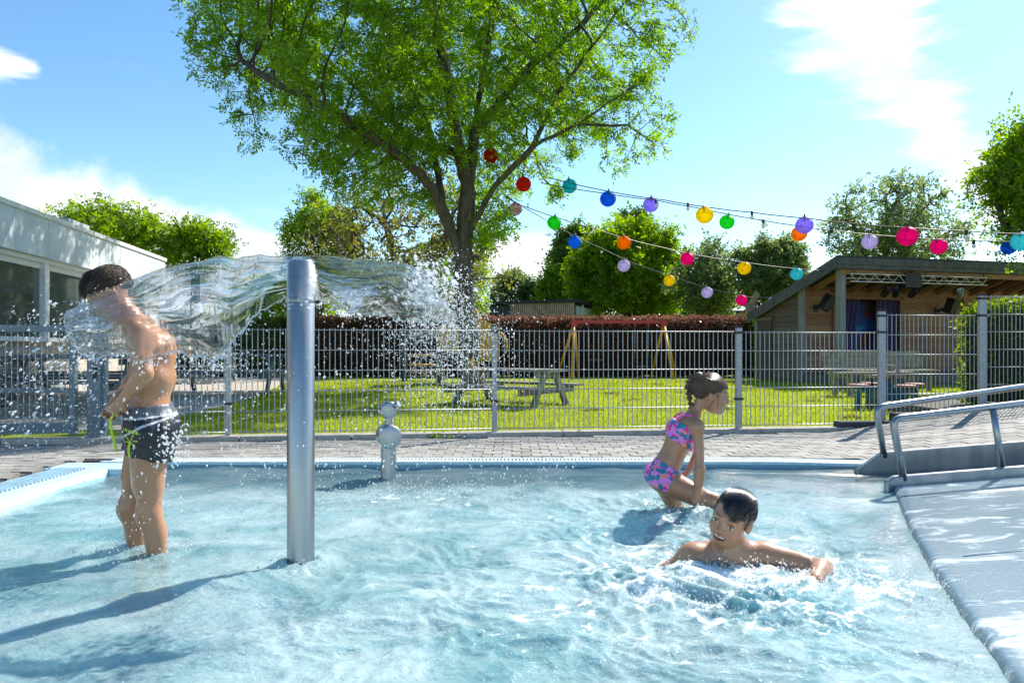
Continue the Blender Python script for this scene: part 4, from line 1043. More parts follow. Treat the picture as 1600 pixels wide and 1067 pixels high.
far_tree('conifer_tree', 'pointed green tree above the slatted cabin', 862, 458, 30, 44, 44, LF['bright'], 2600, 260, .45, 28, thr=-.6, cone=.75, spread=.25)
far_tree('round_tree', 'small pale green tree above the slatted cabin', 800, 460, 34, 30, 46, LF['grey'], 2200, 260, .45, 29, spread=.25)
far_tree('slender_tree', 'thin airy tree behind the small yellow lantern', 1105, 440, 52, 62, 33, LF['grey'], 2100, 380, .34, 30, thr=-.05, trunks=[(-.5, 1.2), (.5, 1.2)], spread=.25)
far_tree('round_tree', 'leafy green tree between the yellow lantern and the shed roof', 1207, 432, 55, 58, 31, LF['grey'], 3600, 350, .34, 31, thr=-.3)
far_tree('slender_tree', 'open crowned tree with thin rising branches behind the shed roof', 1392, 360, 100, 88, 26, LF['grey'], 3000, 800, .26, 32, thr=-.1, rt=.2, shell=.15, up=.25, trunks=[(-.6, 1.4), (.55, 1.4), (0, 1.6), (-.9, .8), (.85, .9)], spread=.2)
far_tree('round_tree', 'bright green tree cut by the frame beyond the shed roof', 1622, 300, 80, 105, 15, LF['bright'], 5600, 600, .19, 33, thr=-.4)
far_tree('round_tree', 'windswept bright green tree behind the pavilion roof', 168, 362, 74, 34, 30, LF['bright'], 3600, 420, .27, 34, thr=.0, spread=.3, shell=.1)
far_tree('round_tree', 'rounded bright green tree just past the end of the pavilion', 306, 386, 47, 36, 31, LF['bright'], 3600, 320, .26, 35, thr=.0, spread=.3, shell=.1)
far_tree('round_tree', 'low green tree behind the hedge between the two cabins', 1080, 478, 60, 30, 42, LF['bright'], 2400, 240, .42, 36)
far_tree('round_tree', 'small low tree above the hedge beside the yellow play tower', 665, 478, 40, 26, 34, LF['bright'], 1500, 200, .38, 38)

def hedge(label, x0, x1, y0, y1, z0, z1, leafm, n, leaf, core, seed, ang=0, org=(0, 0), pink=None, name='hedge'):
    rg = np.random.default_rng(seed); t = thing(name, label, 'hedge', (org[0], org[1], 0), ang)
    # core of dark twigs
    nx, nyz = max(8, int((x1-x0)/.35)), 18
    V = []; ins = .12
    for i in range(nx):
        x = x0+(x1-x0)*i/(nx-1)
        for k in range(nyz):
            a = 2*math.pi*k/nyz; cx, cz = math.cos(a), math.sin(a); s_ = 1/max(abs(cx), abs(cz), .78)
            V.append((x, (y0+y1)/2+((y1-y0)/2-ins)*cx*s_, (z0+z1)/2+((z1-z0)/2-(ins if cz > 0 else 0))*cz*s_))
    V = np.array(V); V += rg.normal(0, .02, V.shape)
    F = [(i*nyz+k, i*nyz+(k+1) % nyz, (i+1)*nyz+(k+1) % nyz, (i+1)*nyz+k) for i in range(nx-1) for k in range(nyz)]
    mb = MB(); mb.add(V, F, False); mb.f += [tuple(range(nyz)), tuple(reversed(range((nx-1)*nyz, nx*nyz)))]; mb.sm += [False, False]
    mb.build('twigs', core, t)
    W, D_, H = x1-x0, y1-y0, z1-z0
    ar = np.array([W*H, W*D_, D_*H, D_*H, W*H*.3]); ar = ar/ar.sum(); cnt = (ar*n).astype(int); C = []
    for f, c in enumerate(cnt):
        a, b = rg.random(c), rg.random(c); o = np.abs(rg.normal(0, .07, c))
        if f == 0: p = np.stack([x0+a*W, y0+o, z0+b*H], 1)
        elif f == 1: p = np.stack([x0+a*W, y0+b*D_, z1-o+.05*noise2(a*W*2, b*D_*2, seed)+.06*rg.random(c)**4], 1)
        elif f == 2: p = np.stack([x0+o, y0+a*D_, z0+b*H], 1)
        elif f == 3: p = np.stack([x1-o, y0+a*D_, z0+b*H], 1)
        else: p = np.stack([x0+a*W, y1-o, z0+b*H], 1)
        C.append(p)
    C = np.concatenate(C); C[:, 1] += .10*noise2(C[:, 0]*1.3, C[:, 2]*1.8, seed+9)
    # rounded shoulders
    top = (C[:, 2]-(z1-.25))/.25; m = top > 0; C[m, 1] = (y0+y1)/2+(C[m, 1]-(y0+y1)/2)*(1-.22*top[m]**2)
    link_mesh('foliage', leaf_cloud('foliage', C, rg.normal(0, 1, C.shape)+np.array([0, -.3, .4]), 3, leaf, .36, rg), leafm, t)
    return t
hedge('long clipped copper beech hedge along the far side of the lawn', -7.0, 9.0, 21.0, 21.9, .02, 1.79, LF['purple'], 22000, .13, mat('beech_twigs', (.035, .022, .016), .95, 0, .3), 41)
hedge('dark green clipped hedge behind the terrace tables', -14.0, -7.05, 20.6, 21.6, .02, 1.85, LF['dark'], 9000, .13, mat('green_twigs', (.02, .024, .012), .95, 0, .3), 42)
hedge('bushy green hedge behind the tallest fence panels', 0, 4.5, -.2, .95, .1, 1.37, LF['hedge'], 15000, .10, mat('hedge_twigs', (.02, .022, .012), .95, 0, .3), 43, ang=.12, org=(5.95, 8.0))
hedge('small bright green bush beside the stage shed wall', 0, 1.0, 0, .8, 0, 1.75, LF['bright'], 2600, .14, mat('bush_twigs', (.02, .022, .012), .95, 0, .3), 44, org=(7.35, 20.7), name='bush')
# weeds along the kerb
def weed(u, v, label, n, s_, seed):
    rg = np.random.default_rng(seed); p = G(u, v); t = thing('weed', label, 'plant', p)
    C = rg.normal(0, 1, (n, 3))*np.array([s_, s_*.35, s_*.2])+np.array([0, 0, s_*.35])
    link_mesh('leaves', leaf_cloud('leaves', C, rg.normal(0, 1, C.shape)+np.array([0, 0, .5]), 3, .045, .4, rg), LF['bright'], t)
    for k in range(5): MB().tube([(C[k, 0], C[k, 1], -.005), tuple(C[k])], .0022, 4).build('stem', M_['grass'], t)
weed(686, 684, 'small weed at the foot of the fence beside the nozzle', 26, .05, 51); weed(652, 682, 'tiny weed in the kerb joint near the nozzle', 12, .03, 52); weed(905, 679, 'tiny weed on the kerb below the swing set', 10, .03, 53)
# ------------------------------------------------------------------ water
def smst(x, a, b): t = np.clip((x-a)/(b-a), 0, 1); return t*t*(3-2*t)
def water():
    ny, nx = 470, 600
    yn = 1.25*(5.035/1.25)**np.linspace(0, 1, ny-24); yn = np.r_[np.linspace(-2.9, 1.22, 24), yn]
    s = np.linspace(0, 1, nx)
    lipx = np.interp(-yn, -np.r_[LY, -3.0], np.r_[LX, 0.3]); lipx = np.where(yn > 4.40, 2.46+(yn-4.40)*1.2, lipx)
    xr = np.where(yn > 4.74, 3.3, np.minimum(lipx+.012, 3.3))
    X = POOL_L+.045+s[None, :]*(xr-POOL_L-.045)[:, None]; Y = np.repeat(yn[:, None], nx, 1)
    def gs(x0, y0, r, ry=None): return np.exp(-((X-x0)/r)**2-((Y-y0)/(ry or r))**2)
    far = smst(Y, 4.15, 4.6)
    chop = .24+1.0*gs(.85, 2.55, .75, .7)+.55*gs(.85, 3.7, .6, .5)+.55*gs(-.1, 2.5, .9, .9)+.45*gs(1.6, 2.8, .7, 1.2)+.25*gs(-.2, 3.9, 1.0, .5)
    chop *= 1.08*(1-.55*far)
    wx = X+.10*noise2(X*2.3, Y*2.3, 91); wy = Y+.10*noise2(X*2.3+7, Y*2.3, 92)
    h = .022*fbm2(wx*1.6, wy*2.3, 11, 3)*(.7+.5*chop)
    rid = (1-np.abs(noise2(wx*5.0+wy*1.4, wy*6.0, 21)))**2.2
    h += .018*chop*(rid-.45)
    rid2 = (1-np.abs(noise2(wx*11+wy*3, wy*12.5, 31)))**2
    h += .011*chop*(rid2-.45)
    h += .0042*chop*noise2(wx*20, wy*30, 41)+.0020*(chop+.15)*noise2(wx*42, wy*62, 43)+.0011*(chop)*noise2(wx*85, wy*105, 45)
    h += .0030*np.sin((Y*9+X*2.1)+2*noise2(X*1.2, Y*1.2, 5))*(1+far)
    # water heaped round the pillar, a wake from it, ripples at the legs, bow waves at the swimmers
    rp = np.hypot(X-px_, Y-py_); h += .034*np.exp(-((rp-.075)/.04)**2)*(1+.4*noise2(X*30, Y*30, 3))
    a = np.array([px_, py_-.05]); b = np.array([-1.75, 1.98]); d = b-a; t = np.clip(((X-a[0])*d[0]+(Y-a[1])*d[1])/d.dot(d), 0, 1)
    off = ((X-a[0])*d[1]-(Y-a[1])*d[0])/np.hypot(*d)+.05*np.sin(t*7); h += .024*np.exp(-(off/.055)**2)*smst(t, .0, .12)*(1-.5*t)*(rp < 2)*np.exp(-(np.hypot(X-a[0]-t*d[0], Y-a[1]-t*d[1])/.22)**2)
    for (lx, ly) in ((-1.535, 2.865), (-1.66, 3.01)):
        r = np.hypot(X-lx, Y-ly); h += (.010*np.cos(r*52)*np.exp(-r/.16)+.014*np.exp(-((r-.055)/.03)**2))*(1+.3*noise2(X*22, Y*22, 8))
    h += .030*gs(.80, 2.50, .26, .10)*(1+.7*noise2(wx*14, wy*14, 61))+.016*gs(1.05, 2.38, .25, .10)*(1+.6*noise2(wx*12, wy*12, 62))+.03*gs(.55, 2.58, .25, .15)
    h += .03*gs(.95, 3.52, .22, .12)*(1+.6*noise2(wx*14, wy*14, 63))
    h *= 1-.9*np.exp(-((xr[:, None]-X)/.12))
    h -= .35*.03*gs(.6, 3.1, .3, .25)
    Z = WZ+h
    fo = .55*fbm2(wx*4.2+wy, wy*6.5, 71, 4)+.35*fbm2(wx*13, wy*16, 75, 3)
    foam = smst(fo*.60+.30*(rid2-.3)*chop+.42*(chop-.74)-.1, .06, .72)
    foam += .9*smst(fbm2(wx*9, wy*11, 78, 4), .1, .8)*np.clip(1.3*gs(-.55, 3.95, .55, .28)+1.0*gs(-1.5, 3.4, .6, .28)*.6+.6*gs(.85, 2.5, .5, .22)+.7*gs(.95, 3.5, .4, .2)+.6*gs(-1.55, 2.9, .2, .12)+.9*gs(px_, py_-.08, .13, .09), 0, 1.3)
    foam *= (1-.75*far); foam = np.clip(foam, 0, 1)
    milk = .66-.42*smst(Y+.12*noise2(X*3, Y*3, 7), 4.0, 4.55)-.16*smst(-X-.2*noise2(X, Y, 4), .6, 1.8)*(1-smst(Y, 2.6, 3.3))-.25*np.exp(-(((X-1.5)/.5)**2+((Y-3.3)/.6)**2))
    V = np.stack([X, Y, Z], 2).reshape(-1, 3)
    I = np.arange(ny*nx).reshape(ny, nx); F = np.stack([I[:-1, :-1], I[:-1, 1:], I[1:, 1:], I[1:, :-1]], 2).reshape(-1, 4)
    me = mesh_np('water', V, F, True)
    at = me.attributes.new('foam', 'FLOAT', 'POINT'); at.data.foreach_set('value', foam.ravel().astype(np.float32))
    am = me.attributes.new('milk', 'FLOAT', 'POINT'); am.data.foreach_set('value', milk.ravel().astype(np.float32))
    m = bpy.data.materials.new('pool_water'); m.use_nodes = True; N, link, M = NT(m.node_tree)
    tc = N('ShaderNodeTexCoord'); fa = N('ShaderNodeAttribute', attribute_name='foam')
    mp = N('ShaderNodeMapping'); mp.inputs['Scale'].default_value = (1, 1.5, 1); link(tc.outputs['Object'], mp.inputs[0])
    n1 = N('ShaderNodeTexNoise'); n1.inputs['Scale'].default_value = 1.9; n1.inputs['Detail'].default_value = 8; n1.inputs['Roughness'].default_value = .62; n1.inputs['Distortion'].default_value = .8; link(mp.outputs[0], n1.inputs['Vector'])
    mx = N('ShaderNodeMix', data_type='RGBA'); mx.inputs['A'].default_value = (.18, .37, .40, 1); mx.inputs['B'].default_value = (.56, .71, .725, 1)
    r_ = N('ShaderNodeMapRange'); r_.inputs['From Min'].default_value = .32; r_.inputs['From Max'].default_value = .66; link(n1.outputs['Fac'], r_.inputs['Value']); link(r_.outputs[0], mx.inputs['Factor'])
    nf = N('ShaderNodeTexNoise'); nf.inputs['Scale'].default_value = 55; nf.inputs['Detail'].default_value = 9; nf.inputs['Roughness'].default_value = .78; link(mp.outputs[0], nf.inputs['Vector'])
    ff = M('MULTIPLY', fa.outputs['Fac'], M('SUBTRACT', M('MULTIPLY', nf.outputs['Fac'], 3.2), .75), clamp=True)
    rf = N('ShaderNodeMapRange', interpolation_type='SMOOTHSTEP'); rf.inputs['From Min'].default_value = .34; rf.inputs['From Max'].default_value = .92; link(ff, rf.inputs['Value'])
    ff = rf.outputs[0]
    m2 = N('ShaderNodeMix', data_type='RGBA'); link(ff, m2.inputs['Factor']); link(mx.outputs['Result'], m2.inputs['A']); m2.inputs['B'].default_value = (.80, .85, .86, 1)
    nb = N('ShaderNodeTexNoise'); nb.inputs['Scale'].default_value = 58; nb.inputs['Detail'].default_value = 8; nb.inputs['Distortion'].default_value = .7; link(mp.outputs[0], nb.inputs['Vector'])
    bp_ = N('ShaderNodeBump'); bp_.inputs['Strength'].default_value = .7; bp_.inputs['Distance'].default_value = .012; link(nb.outputs['Fac'], bp_.inputs['Height'])
    b = N('ShaderNodeBsdfPrincipled'); link(m2.outputs['Result'], b.inputs['Base Color']); b.inputs['IOR'].default_value = 1.333; b.inputs['Subsurface Weight'].default_value = .38; b.inputs['Subsurface Radius'].default_value = (.8, 1.0, 1.0); b.inputs['Subsurface Scale'].default_value = .10; link(bp_.outputs[0], b.inputs['Normal'])
    link(M('ADD', .045, M('MULTIPLY', ff, .16)), b.inputs['Roughness'])
    tr = N('ShaderNodeBsdfTransparent'); tr.inputs['Color'].default_value = (.55, .85, .90, 1)
    gl = N('ShaderNodeBsdfGlossy'); gl.inputs['Roughness'].default_value = .05; link(bp_.outputs[0], gl.inputs['Normal'])
    fr = N('ShaderNodeFresnel'); fr.inputs['IOR'].default_value = 1.333; link(bp_.outputs[0], fr.inputs['Normal'])
    thin = N('ShaderNodeMixShader'); link(fr.outputs[0], thin.inputs[0]); link(tr.outputs[0], thin.inputs[1]); link(gl.outputs[0], thin.inputs[2])
    ms = N('ShaderNodeMixShader'); mk = N('ShaderNodeAttribute', attribute_name='milk'); link(M('ADD', mk.outputs['Fac'], M('MULTIPLY', ff, .40), clamp=True), ms.inputs[0]); link(thin.outputs[0], ms.inputs[1]); link(b.outputs[0], ms.inputs[2])
    o = N('ShaderNodeOutputMaterial'); link(ms.outputs[0], o.inputs[0])
    tag(link_mesh('water', me, m), kind='structure')
water()

def water_glass(name, trans=.12, rough=0.0):
    m = bpy.data.materials.new(name); m.use_nodes = True; N, link, M = NT(m.node_tree)
    g = N('ShaderNodeBsdfGlass'); g.inputs['IOR'].default_value = 1.333; g.inputs['Roughness'].default_value = rough; g.inputs['Color'].default_value = (.97, .99, 1, 1)
    t = N('ShaderNodeBsdfTransparent'); ms = N('ShaderNodeMixShader'); ms.inputs[0].default_value = 1-trans; link(t.outputs[0], ms.inputs[1]); link(g.outputs[0], ms.inputs[2])
    o = N('ShaderNodeOutputMaterial'); link(ms.outputs[0], o.inputs[0]); return m
M_['sheet'] = water_glass('sheet_water', .42)
# droplets: partly clear beads, their white glint put into the base colour
dm = bpy.data.materials.new('droplet_water'); dm.use_nodes = True; N, link, M = NT(dm.node_tree)
g = N('ShaderNodeBsdfGlass'); g.inputs['IOR'].default_value = 1.333; g.inputs['Color'].default_value = (1, 1, 1, 1)
b = N('ShaderNodeBsdfPrincipled'); b.inputs['Base Color'].default_value = (.86, .90, .93, 1); b.inputs['Roughness'].default_value = .06; b.inputs['Subsurface Weight'].default_value = 0
t2 = N('ShaderNodeBsdfTranslucent'); t2.inputs['Color'].default_value = (.95, .97, 1, 1); m2 = N('ShaderNodeMixShader'); m2.inputs[0].default_value = .5; link(b.outputs[0], m2.inputs[1]); link(t2.outputs[0], m2.inputs[2])
ms = N('ShaderNodeMixShader'); ms.inputs[0].default_value = .6; link(g.outputs[0], ms.inputs[1]); link(m2.outputs[0], ms.inputs[2]); o_ = N('ShaderNodeOutputMaterial'); link(ms.outputs[0], o_.inputs[0])
M_['drop'] = dm

def curve3(pts, n):
    pts = np.array([tuple(P(*p)) for p in pts]); s = np.r_[0, np.cumsum(np.linalg.norm(np.diff(pts, axis=0), axis=1))]; s /= s[-1]
    t = np.linspace(0, 1, n); out = np.stack([np.interp(t, s, pts[:, k]) for k in range(3)], 1)
    for _ in range(int(n*.035)): out[1:-1] = out[1:-1]*.5+(out[2:]+out[:-2])*.25
    return out
def sheet():
    n, m = 420, 80
    up = [(104, 484, 2.74), (150, 462, 2.77), (205, 438, 2.80), (262, 415, 2.80), (330, 404, 2.80), (400, 400, 2.78), (447, 400, 2.73), (468, 400, 2.715), (490, 400, 2.73), (530, 402, 2.78), (580, 407, 2.78), (630, 410, 2.76), (660, 418, 2.74), (685, 458, 2.72), (708, 488, 2.70)]
    lo = [(112, 540, 2.60), (145, 562, 2.60), (185, 551, 2.60), (228, 562, 2.60), (282, 548, 2.60), (338, 566, 2.60), (372, 522, 2.61), (402, 488, 2.64), (447, 466, 2.70), (468, 464, 2.705), (490, 466, 2.70), (525, 482, 2.66), (565, 489, 2.64), (612, 494, 2.64), (650, 502, 2.66), (690, 503, 2.68), (716, 498, 2.69)]
    U = curve3(up, n); Lo = curve3(lo, n)
    t = np.linspace(0, 1, n)
    rag = .020*fbm2(t*26, t*0+3, 5, 4); Lo[:, 2] += rag*(1-np.exp(-((Lo[:, 0]-px_)/.12)**2)); U[:, 2] += .010*fbm2(t*18, t*0+9, 6, 4)*(1-np.exp(-((U[:, 0]-px_)/.12)**2))
    w = np.linspace(0, 1, m)
    Ls = Lo.copy()
    for _ in range(1500): Ls[1:-1] = Ls[1:-1]*.5+(Ls[2:]+Ls[:-2])*.25
    pin = np.exp(-((Lo[:, :1]-px_)/.10)**2); Ls = Ls*(1-pin)+Lo*pin
    X = U[:, None, :]*(1-w)[None, :, None]+Ls[:, None, :]*w[None, :, None]+(Lo-Ls)[:, None, :]*(w**4)[None, :, None]
    sd = np.abs(U[:, 0]-px_)[:, None]                       # distance from the pillar: flow length
    nearp = np.exp(-(sd/.09)**2)
    bul = np.sin(w*np.pi)[None, :]*.035*(1-nearp); X[:, :, 1] -= bul*.9; X[:, :, 2] += bul*.35
    ww = w[None, :]*1.0+.16*noise2(sd*3.5+0*w[None, :], w[None, :]*3+2*sd, 3)+.05*noise2(sd*9+0*w[None, :], w[None, :]*8, 13)
    amp = .8*(.25+np.clip(sd/.35, 0, 1.0))*(1-.7*nearp)
    def disp(seed):
        d = .0075*noise2(sd*3.2+0*ww, ww*6+sd*1.5, seed)+.0030*noise2(sd*6, ww*15+sd*3, seed+1)+.0010*noise2(sd*12, ww*34+sd*5, seed+2)+.0003*noise2(sd*30, ww*60, seed+3)
        return d*amp
    nrm = np.zeros_like(X); 
    dx = np.gradient(X, axis=0); dw = np.gradient(X, axis=1); nrm = np.cross(dx, dw); nrm /= np.linalg.norm(nrm, axis=2)[:, :, None]+1e-9
    if nrm[n//2, m//2, 1] > 0: nrm = -nrm
    th = (.0035+.0022*(1+noise2(sd*4, ww*9, 50)))
    A = X+nrm*(disp(10)+.0)[:, :, None]; B = X+nrm*(disp(10)*.62+disp(30)*.25-th)[:, :, None]
    V = np.concatenate([A.reshape(-1, 3), B.reshape(-1, 3)]); I = np.arange(n*m).reshape(n, m); J = I+n*m
    Fa = np.stack([I[:-1, :-1], I[1:, :-1], I[1:, 1:], I[:-1, 1:]], 2).reshape(-1, 4); Fb = np.stack([J[:-1, :-1], J[:-1, 1:], J[1:, 1:], J[1:, :-1]], 2).reshape(-1, 4)
    def br(a, b): return np.stack([a[:-1], b[:-1], b[1:], a[1:]], 1)
    F = [Fa, Fb, br(I[:, 0], J[:, 0]), br(J[:, -1], I[:, -1]), br(J[0], I[0]), br(I[-1], J[-1])]
    F = np.concatenate(F)
    # front side must face outwards
    me = mesh_np('sheet', V, F, True)
    bm = bmesh.new(); bm.from_mesh(me); bmesh.ops.recalc_face_normals(bm, faces=bm.faces); bm.to_mesh(me); bm.free()
    t_ = thing('water_sheet', 'clear curved sheet of water thrown from the pillar top', 'water', (px_, py_, 1.15)); o0 = np.array(t_.location)
    me.transform(Matrix.Translation(-t_.location)); link_mesh('film', me, M_['sheet'], t_)
    # thick beaded rim along the torn lower edge
    k = np.arange(0, n, 3); pts = (A[k, -1]+B[k, -1])/2-o0; rr = .0028+.0030*np.abs(noise2(k*.13, k*0+2, 7))
    dn = np.abs(A[k, -1, 0]-px_) < .075
    for part in (k[np.where(A[k, -1, 0] < px_-.07)[0]], k[np.where(A[k, -1, 0] > px_+.07)[0]]):
        q = (A[part, -1]+B[part, -1])/2-o0; MB().tube([Vector(p) for p in q], list(.0026+.0032*np.abs(noise2(part*.13, part*0+2, 7))), 8).build('rim', M_['sheet'], t_)
    return A
SHEET = sheet()

def ico(sub):
    bm = bmesh.new(); bmesh.ops.create_icosphere(bm, subdivisions=sub, radius=1)
    V = np.array([v.co[:] for v in bm.verts]); F = np.array([[v.index for v in f.verts] for f in bm.faces]); bm.free(); return V, F
ICO1, ICO2 = ico(1), ico(2)
OCT = (np.array([[1, 0, 0], [-1, 0, 0], [0, 1, 0], [0, -1, 0], [0, 0, 1], [0, 0, -1]], float), np.array([[0, 2, 4], [2, 1, 4], [1, 3, 4], [3, 0, 4], [2, 0, 5], [1, 2, 5], [3, 1, 5], [0, 3, 5]]))
def drops(name, label, C, r, D, stretch, big=False, lump=.0):
    v, f = ICO1 if big else OCT; n = len(C); D = D/(np.linalg.norm(D, axis=1)[:, None]+1e-9)
    a = np.cross(D, rng.normal(size=(n, 3))); a /= np.linalg.norm(a, axis=1)[:, None]+1e-9; b = np.cross(D, a)
    s = np.asarray(stretch)*np.ones(n)
    vv = v[None]*(1+lump*rng.normal(size=(n, len(v), 1)))
    W = C[:, None, :]+(vv[:, :, :1]*a[:, None]+vv[:, :, 1:2]*b[:, None])*r[:, None, None]+vv[:, :, 2:]*D[:, None]*(r*s)[:, None, None]
    F = (f[None]+(np.arange(n)*len(v))[:, None, None]).reshape(-1, 3)
    o = link_mesh(name, mesh_np(name, W.reshape(-1, 3), F, True), M_['drop']); tag(o, label, 'droplets', kind='stuff'); return o
def pix(u, v, Y): return np.stack([(u-800)/FPX*Y, Y, CAMZ-(v-HOR)/FPX*Y], 1)
def spray():
    g = np.random.default_rng(77); N_ = g.normal; Un = g.uniform
    S, B = [], []
    def add(lst, C, r, d, st): lst.append((C, r, np.broadcast_to(np.array(d, float), C.shape)+g.normal(0, .25, C.shape), np.full(len(C), st)))
    # left: torn drops beyond the boy, moving out and down
    n = 560; u = 150-np.abs(N_(0, 75, n)); v = 500+(150-u)*.55+N_(0, 65, n)+20; k = (v > 470) & (v < 760); add(B, pix(u[k], v[k], Un(2.45, 3.0, k.sum())), .0010+.0050*g.random(k.sum())**3, (-.7, 0, -.6), 1.9)
    n = 1700; u = Un(-20, 175, n); v = 480+g.random(n)**.8*250+N_(0, 14, n); add(S, pix(u, v, Un(2.4, 3.1, n)), .0006+.0022*g.random(n)**3, (-.6, 0, -.7), 1.7)
    # right: the sheet breaks up into a cloud
    n = 6800; t = g.random(n)**.8; u = 655+t*75+N_(0, 1, n)*(14+38*t); v = 425+t*120+N_(0, 1, n)*(14+52*t); k = (v > 385) & (v < 700); add(S, pix(u[k], v[k], Un(2.55, 2.95, k.sum())), .0007+.0027*g.random(k.sum())**2.8, (.5, 0, -.8), 1.4)
    n = 1500; u = N_(675, 66, n); v = 500+np.abs(N_(0, 95, n)); k = v < 735; add(S, pix(u[k], v[k], Un(2.5, 3.3, k.sum())), .0008+.0026*g.random(k.sum())**2, (.1, 0, -1), 1.8)
    n = 160; u = 668+N_(0, 28, n); v = 455+N_(0, 26, n); add(B, pix(u, v, Un(2.6, 2.85, n)), .003+.005*g.random(n)**2, (.6, 0, -.6), 2.2)
    # under the sheet, both sides of the pillar
    n = 420; u = Un(290, 600, n); v = 500+g.random(n)**.8*235; add(B, pix(u, v, Un(2.45, 3.3, n)), .0009+.0036*g.random(n)**3, (.05, 0, -1), 1.5)
    n = 420; u = N_(345, 45, n); v = 545+np.abs(N_(0, 40, n)); add(S, pix(u, v, Un(2.5, 2.75, n)), .0014+.0025*g.random(n)**2, (-.3, 0, -1), 1.5)
    # on and about the standing boy
    n = 230; u = Un(150, 300, n); v = Un(560, 880, n); add(B, pix(u, v, Un(2.45, 2.80, n)), .0010+.0034*g.random(n)**2.5, (-.15, 0, -1), 2.0)
    n = 130; u = N_(268, 14, n); v = N_(695, 22, n); add(B, pix(u, v, Un(2.70, 2.95, n)), .0025+.003*g.random(n), (.5, 0, -.5), 1.5)
    # along the lower rim of the sheet
    e = SHEET[::2, -1]; k = g.integers(0, len(e), 420); C = e[k]+g.normal(0, 1, (420, 3))*np.array([.010, .010, .014])-np.array([0, 0, .012]); add(B, C, .0014+.0038*g.random(420)**2, (0, 0, -1), 1.4)
    e = SHEET[::2, 0]; k = g.integers(0, len(e), 260); C = e[k]+np.abs(g.normal(0, 1, (260, 3)))*np.array([.010, .006, .018]); add(S, C, .001+.002*g.random(260)**2, (0, 0, 1), 1.3)
    n = 120; u = N_(468, 26, n); v = 398-np.abs(N_(0, 14, n)); add(S, pix(u, v, Un(2.7, 2.85, n)), .0012+.0016*g.random(n), (0, 0, 1), 1.2)
    # rain onto the far strip and bounces off the surface
    n = 700; u = Un(360, 900, n); v = 690+g.random(n)*90; add(S, pix(u, v, Un(3.6, 4.7, n)), .0016+.0030*g.random(n)**2, (0, 0, -1), 2.4)
    def bounce(x0, y0, rx, ry, n, hmax, rmax, lst=S):
        x = N_(x0, rx, n); y = N_(y0, ry, n); z = WZ+.008+np.abs(N_(0, 1, n))*hmax; add(lst, np.stack([x, y, z], 1), .0012+rmax*g.random(n)**2.2, (0, 0, 1), 1.3)
    bounce(-.50, 3.95, .42, .22, 1100, .022, .0035); bounce(-1.35, 3.45, .45, .25, 600, .02, .003); bounce(.85, 2.48, .24, .12, 1900, .035, .0036); bounce(1.15, 2.42, .20, .12, 1100, .03, .0034); bounce(.90, 3.48, .22, .12, 600, .035, .0034); bounce(-1.56, 2.90, .16, .1, 350, .02, .003); bounce(px_+.02, py_-.06, .08, .05, 220, .02, .003); bounce(.5, 2.9, .7, .6, 900, .01, .0025); bounce(.75, 2.25, .5, .3, 2600, .007, .0022); bounce(.0, 2.6, .6, .5, 1300, .006, .0018); bounce(1.2, 2.2, .35, .35, 1200, .007, .0022)  # the low wide scatters also stand in for glints on the surface
    def cat(L): return [np.concatenate([q[i] for q in L]) for i in range(4)]
    C, r, D, st = cat(S); drops('water_spray', 'fine white water spray around the pillar, the sheet and the swimmers', C, r, D, st)
    C, r, D, st = cat(B); drops('water_droplets', 'larger clear water drops falling from the sheet', C, r, D, st, True, .06)
spray()
# ------------------------------------------------------------------ people: one continuous surface each, blended from tapered solids
def V3(*a): return np.array(a, float)
class Prim:
    def d(s, p): raise NotImplementedError
class RC(Prim):
    """tapered capsule a-b with radii; ax,sc stretch the section along an axis"""
    def __init__(s, a, b, ra, rb, k=.02, ax=None, sc=1.0): s.a = np.array(a, float); s.b = np.array(b, float); s.ra = ra; s.rb = rb; s.k = k; s.ax = None if ax is None else np.array(ax)/np.linalg.norm(ax); s.sc = sc
    def d(s, p):
        q = p-s.a; ba = s.b-s.a
        if s.ax is not None:
            q = q-np.outer(q@s.ax, s.ax)*(1-1/s.sc); ba = ba-s.ax*(ba@s.ax)*(1-1/s.sc)
        t = np.clip(q@ba/(ba@ba+1e-12), 0, 1)
        return np.linalg.norm(q-t[:, None]*ba, axis=1)-(s.ra+(s.rb-s.ra)*t)
class EL(Prim):
    def __init__(s, c, r, k=.02, M=None): s.c = np.array(c, float); s.r = np.array(r, float); s.k = k; s.M = M
    def d(s, p):
        q = p-s.c
        if s.M is not None: q = q@s.M
        k0 = np.linalg.norm(q/s.r, axis=1); k1 = np.linalg.norm(q/(s.r*s.r), axis=1)
        return k0*(k0-1)/np.maximum(k1, 1e-9)
def smin(a, b, k):
    h = np.maximum(k-np.abs(a-b), 0)/k; return np.minimum(a, b)-h*h*k*.25
class Body:
    def __init__(s): s.add = []; s.sub = []
    def sdf(s, p):
        add, sub_ = s.add, s.sub
        if len(p) < 30000:                                   # a compact batch: leave out the solids too far off to matter
            lo, hi = p.min(0), p.max(0); c = ((lo+hi)/2)[None]; rad = np.linalg.norm(hi-lo)/2
            if rad < .25:
                dc = [float(q.d(c)[0]) for q in add]; lim = min(dc)+2*rad+.08
                add = [q for q, e in zip(add, dc) if e < lim]; sub_ = [q for q in sub_ if float(q.d(c)[0]) < rad+.05]
        d = None
        for q in add:
            e = q.d(p); d = e if d is None else smin(d, e, q.k)
        for q in sub_: d = -smin(-d, q.d(p), q.k)
        return d
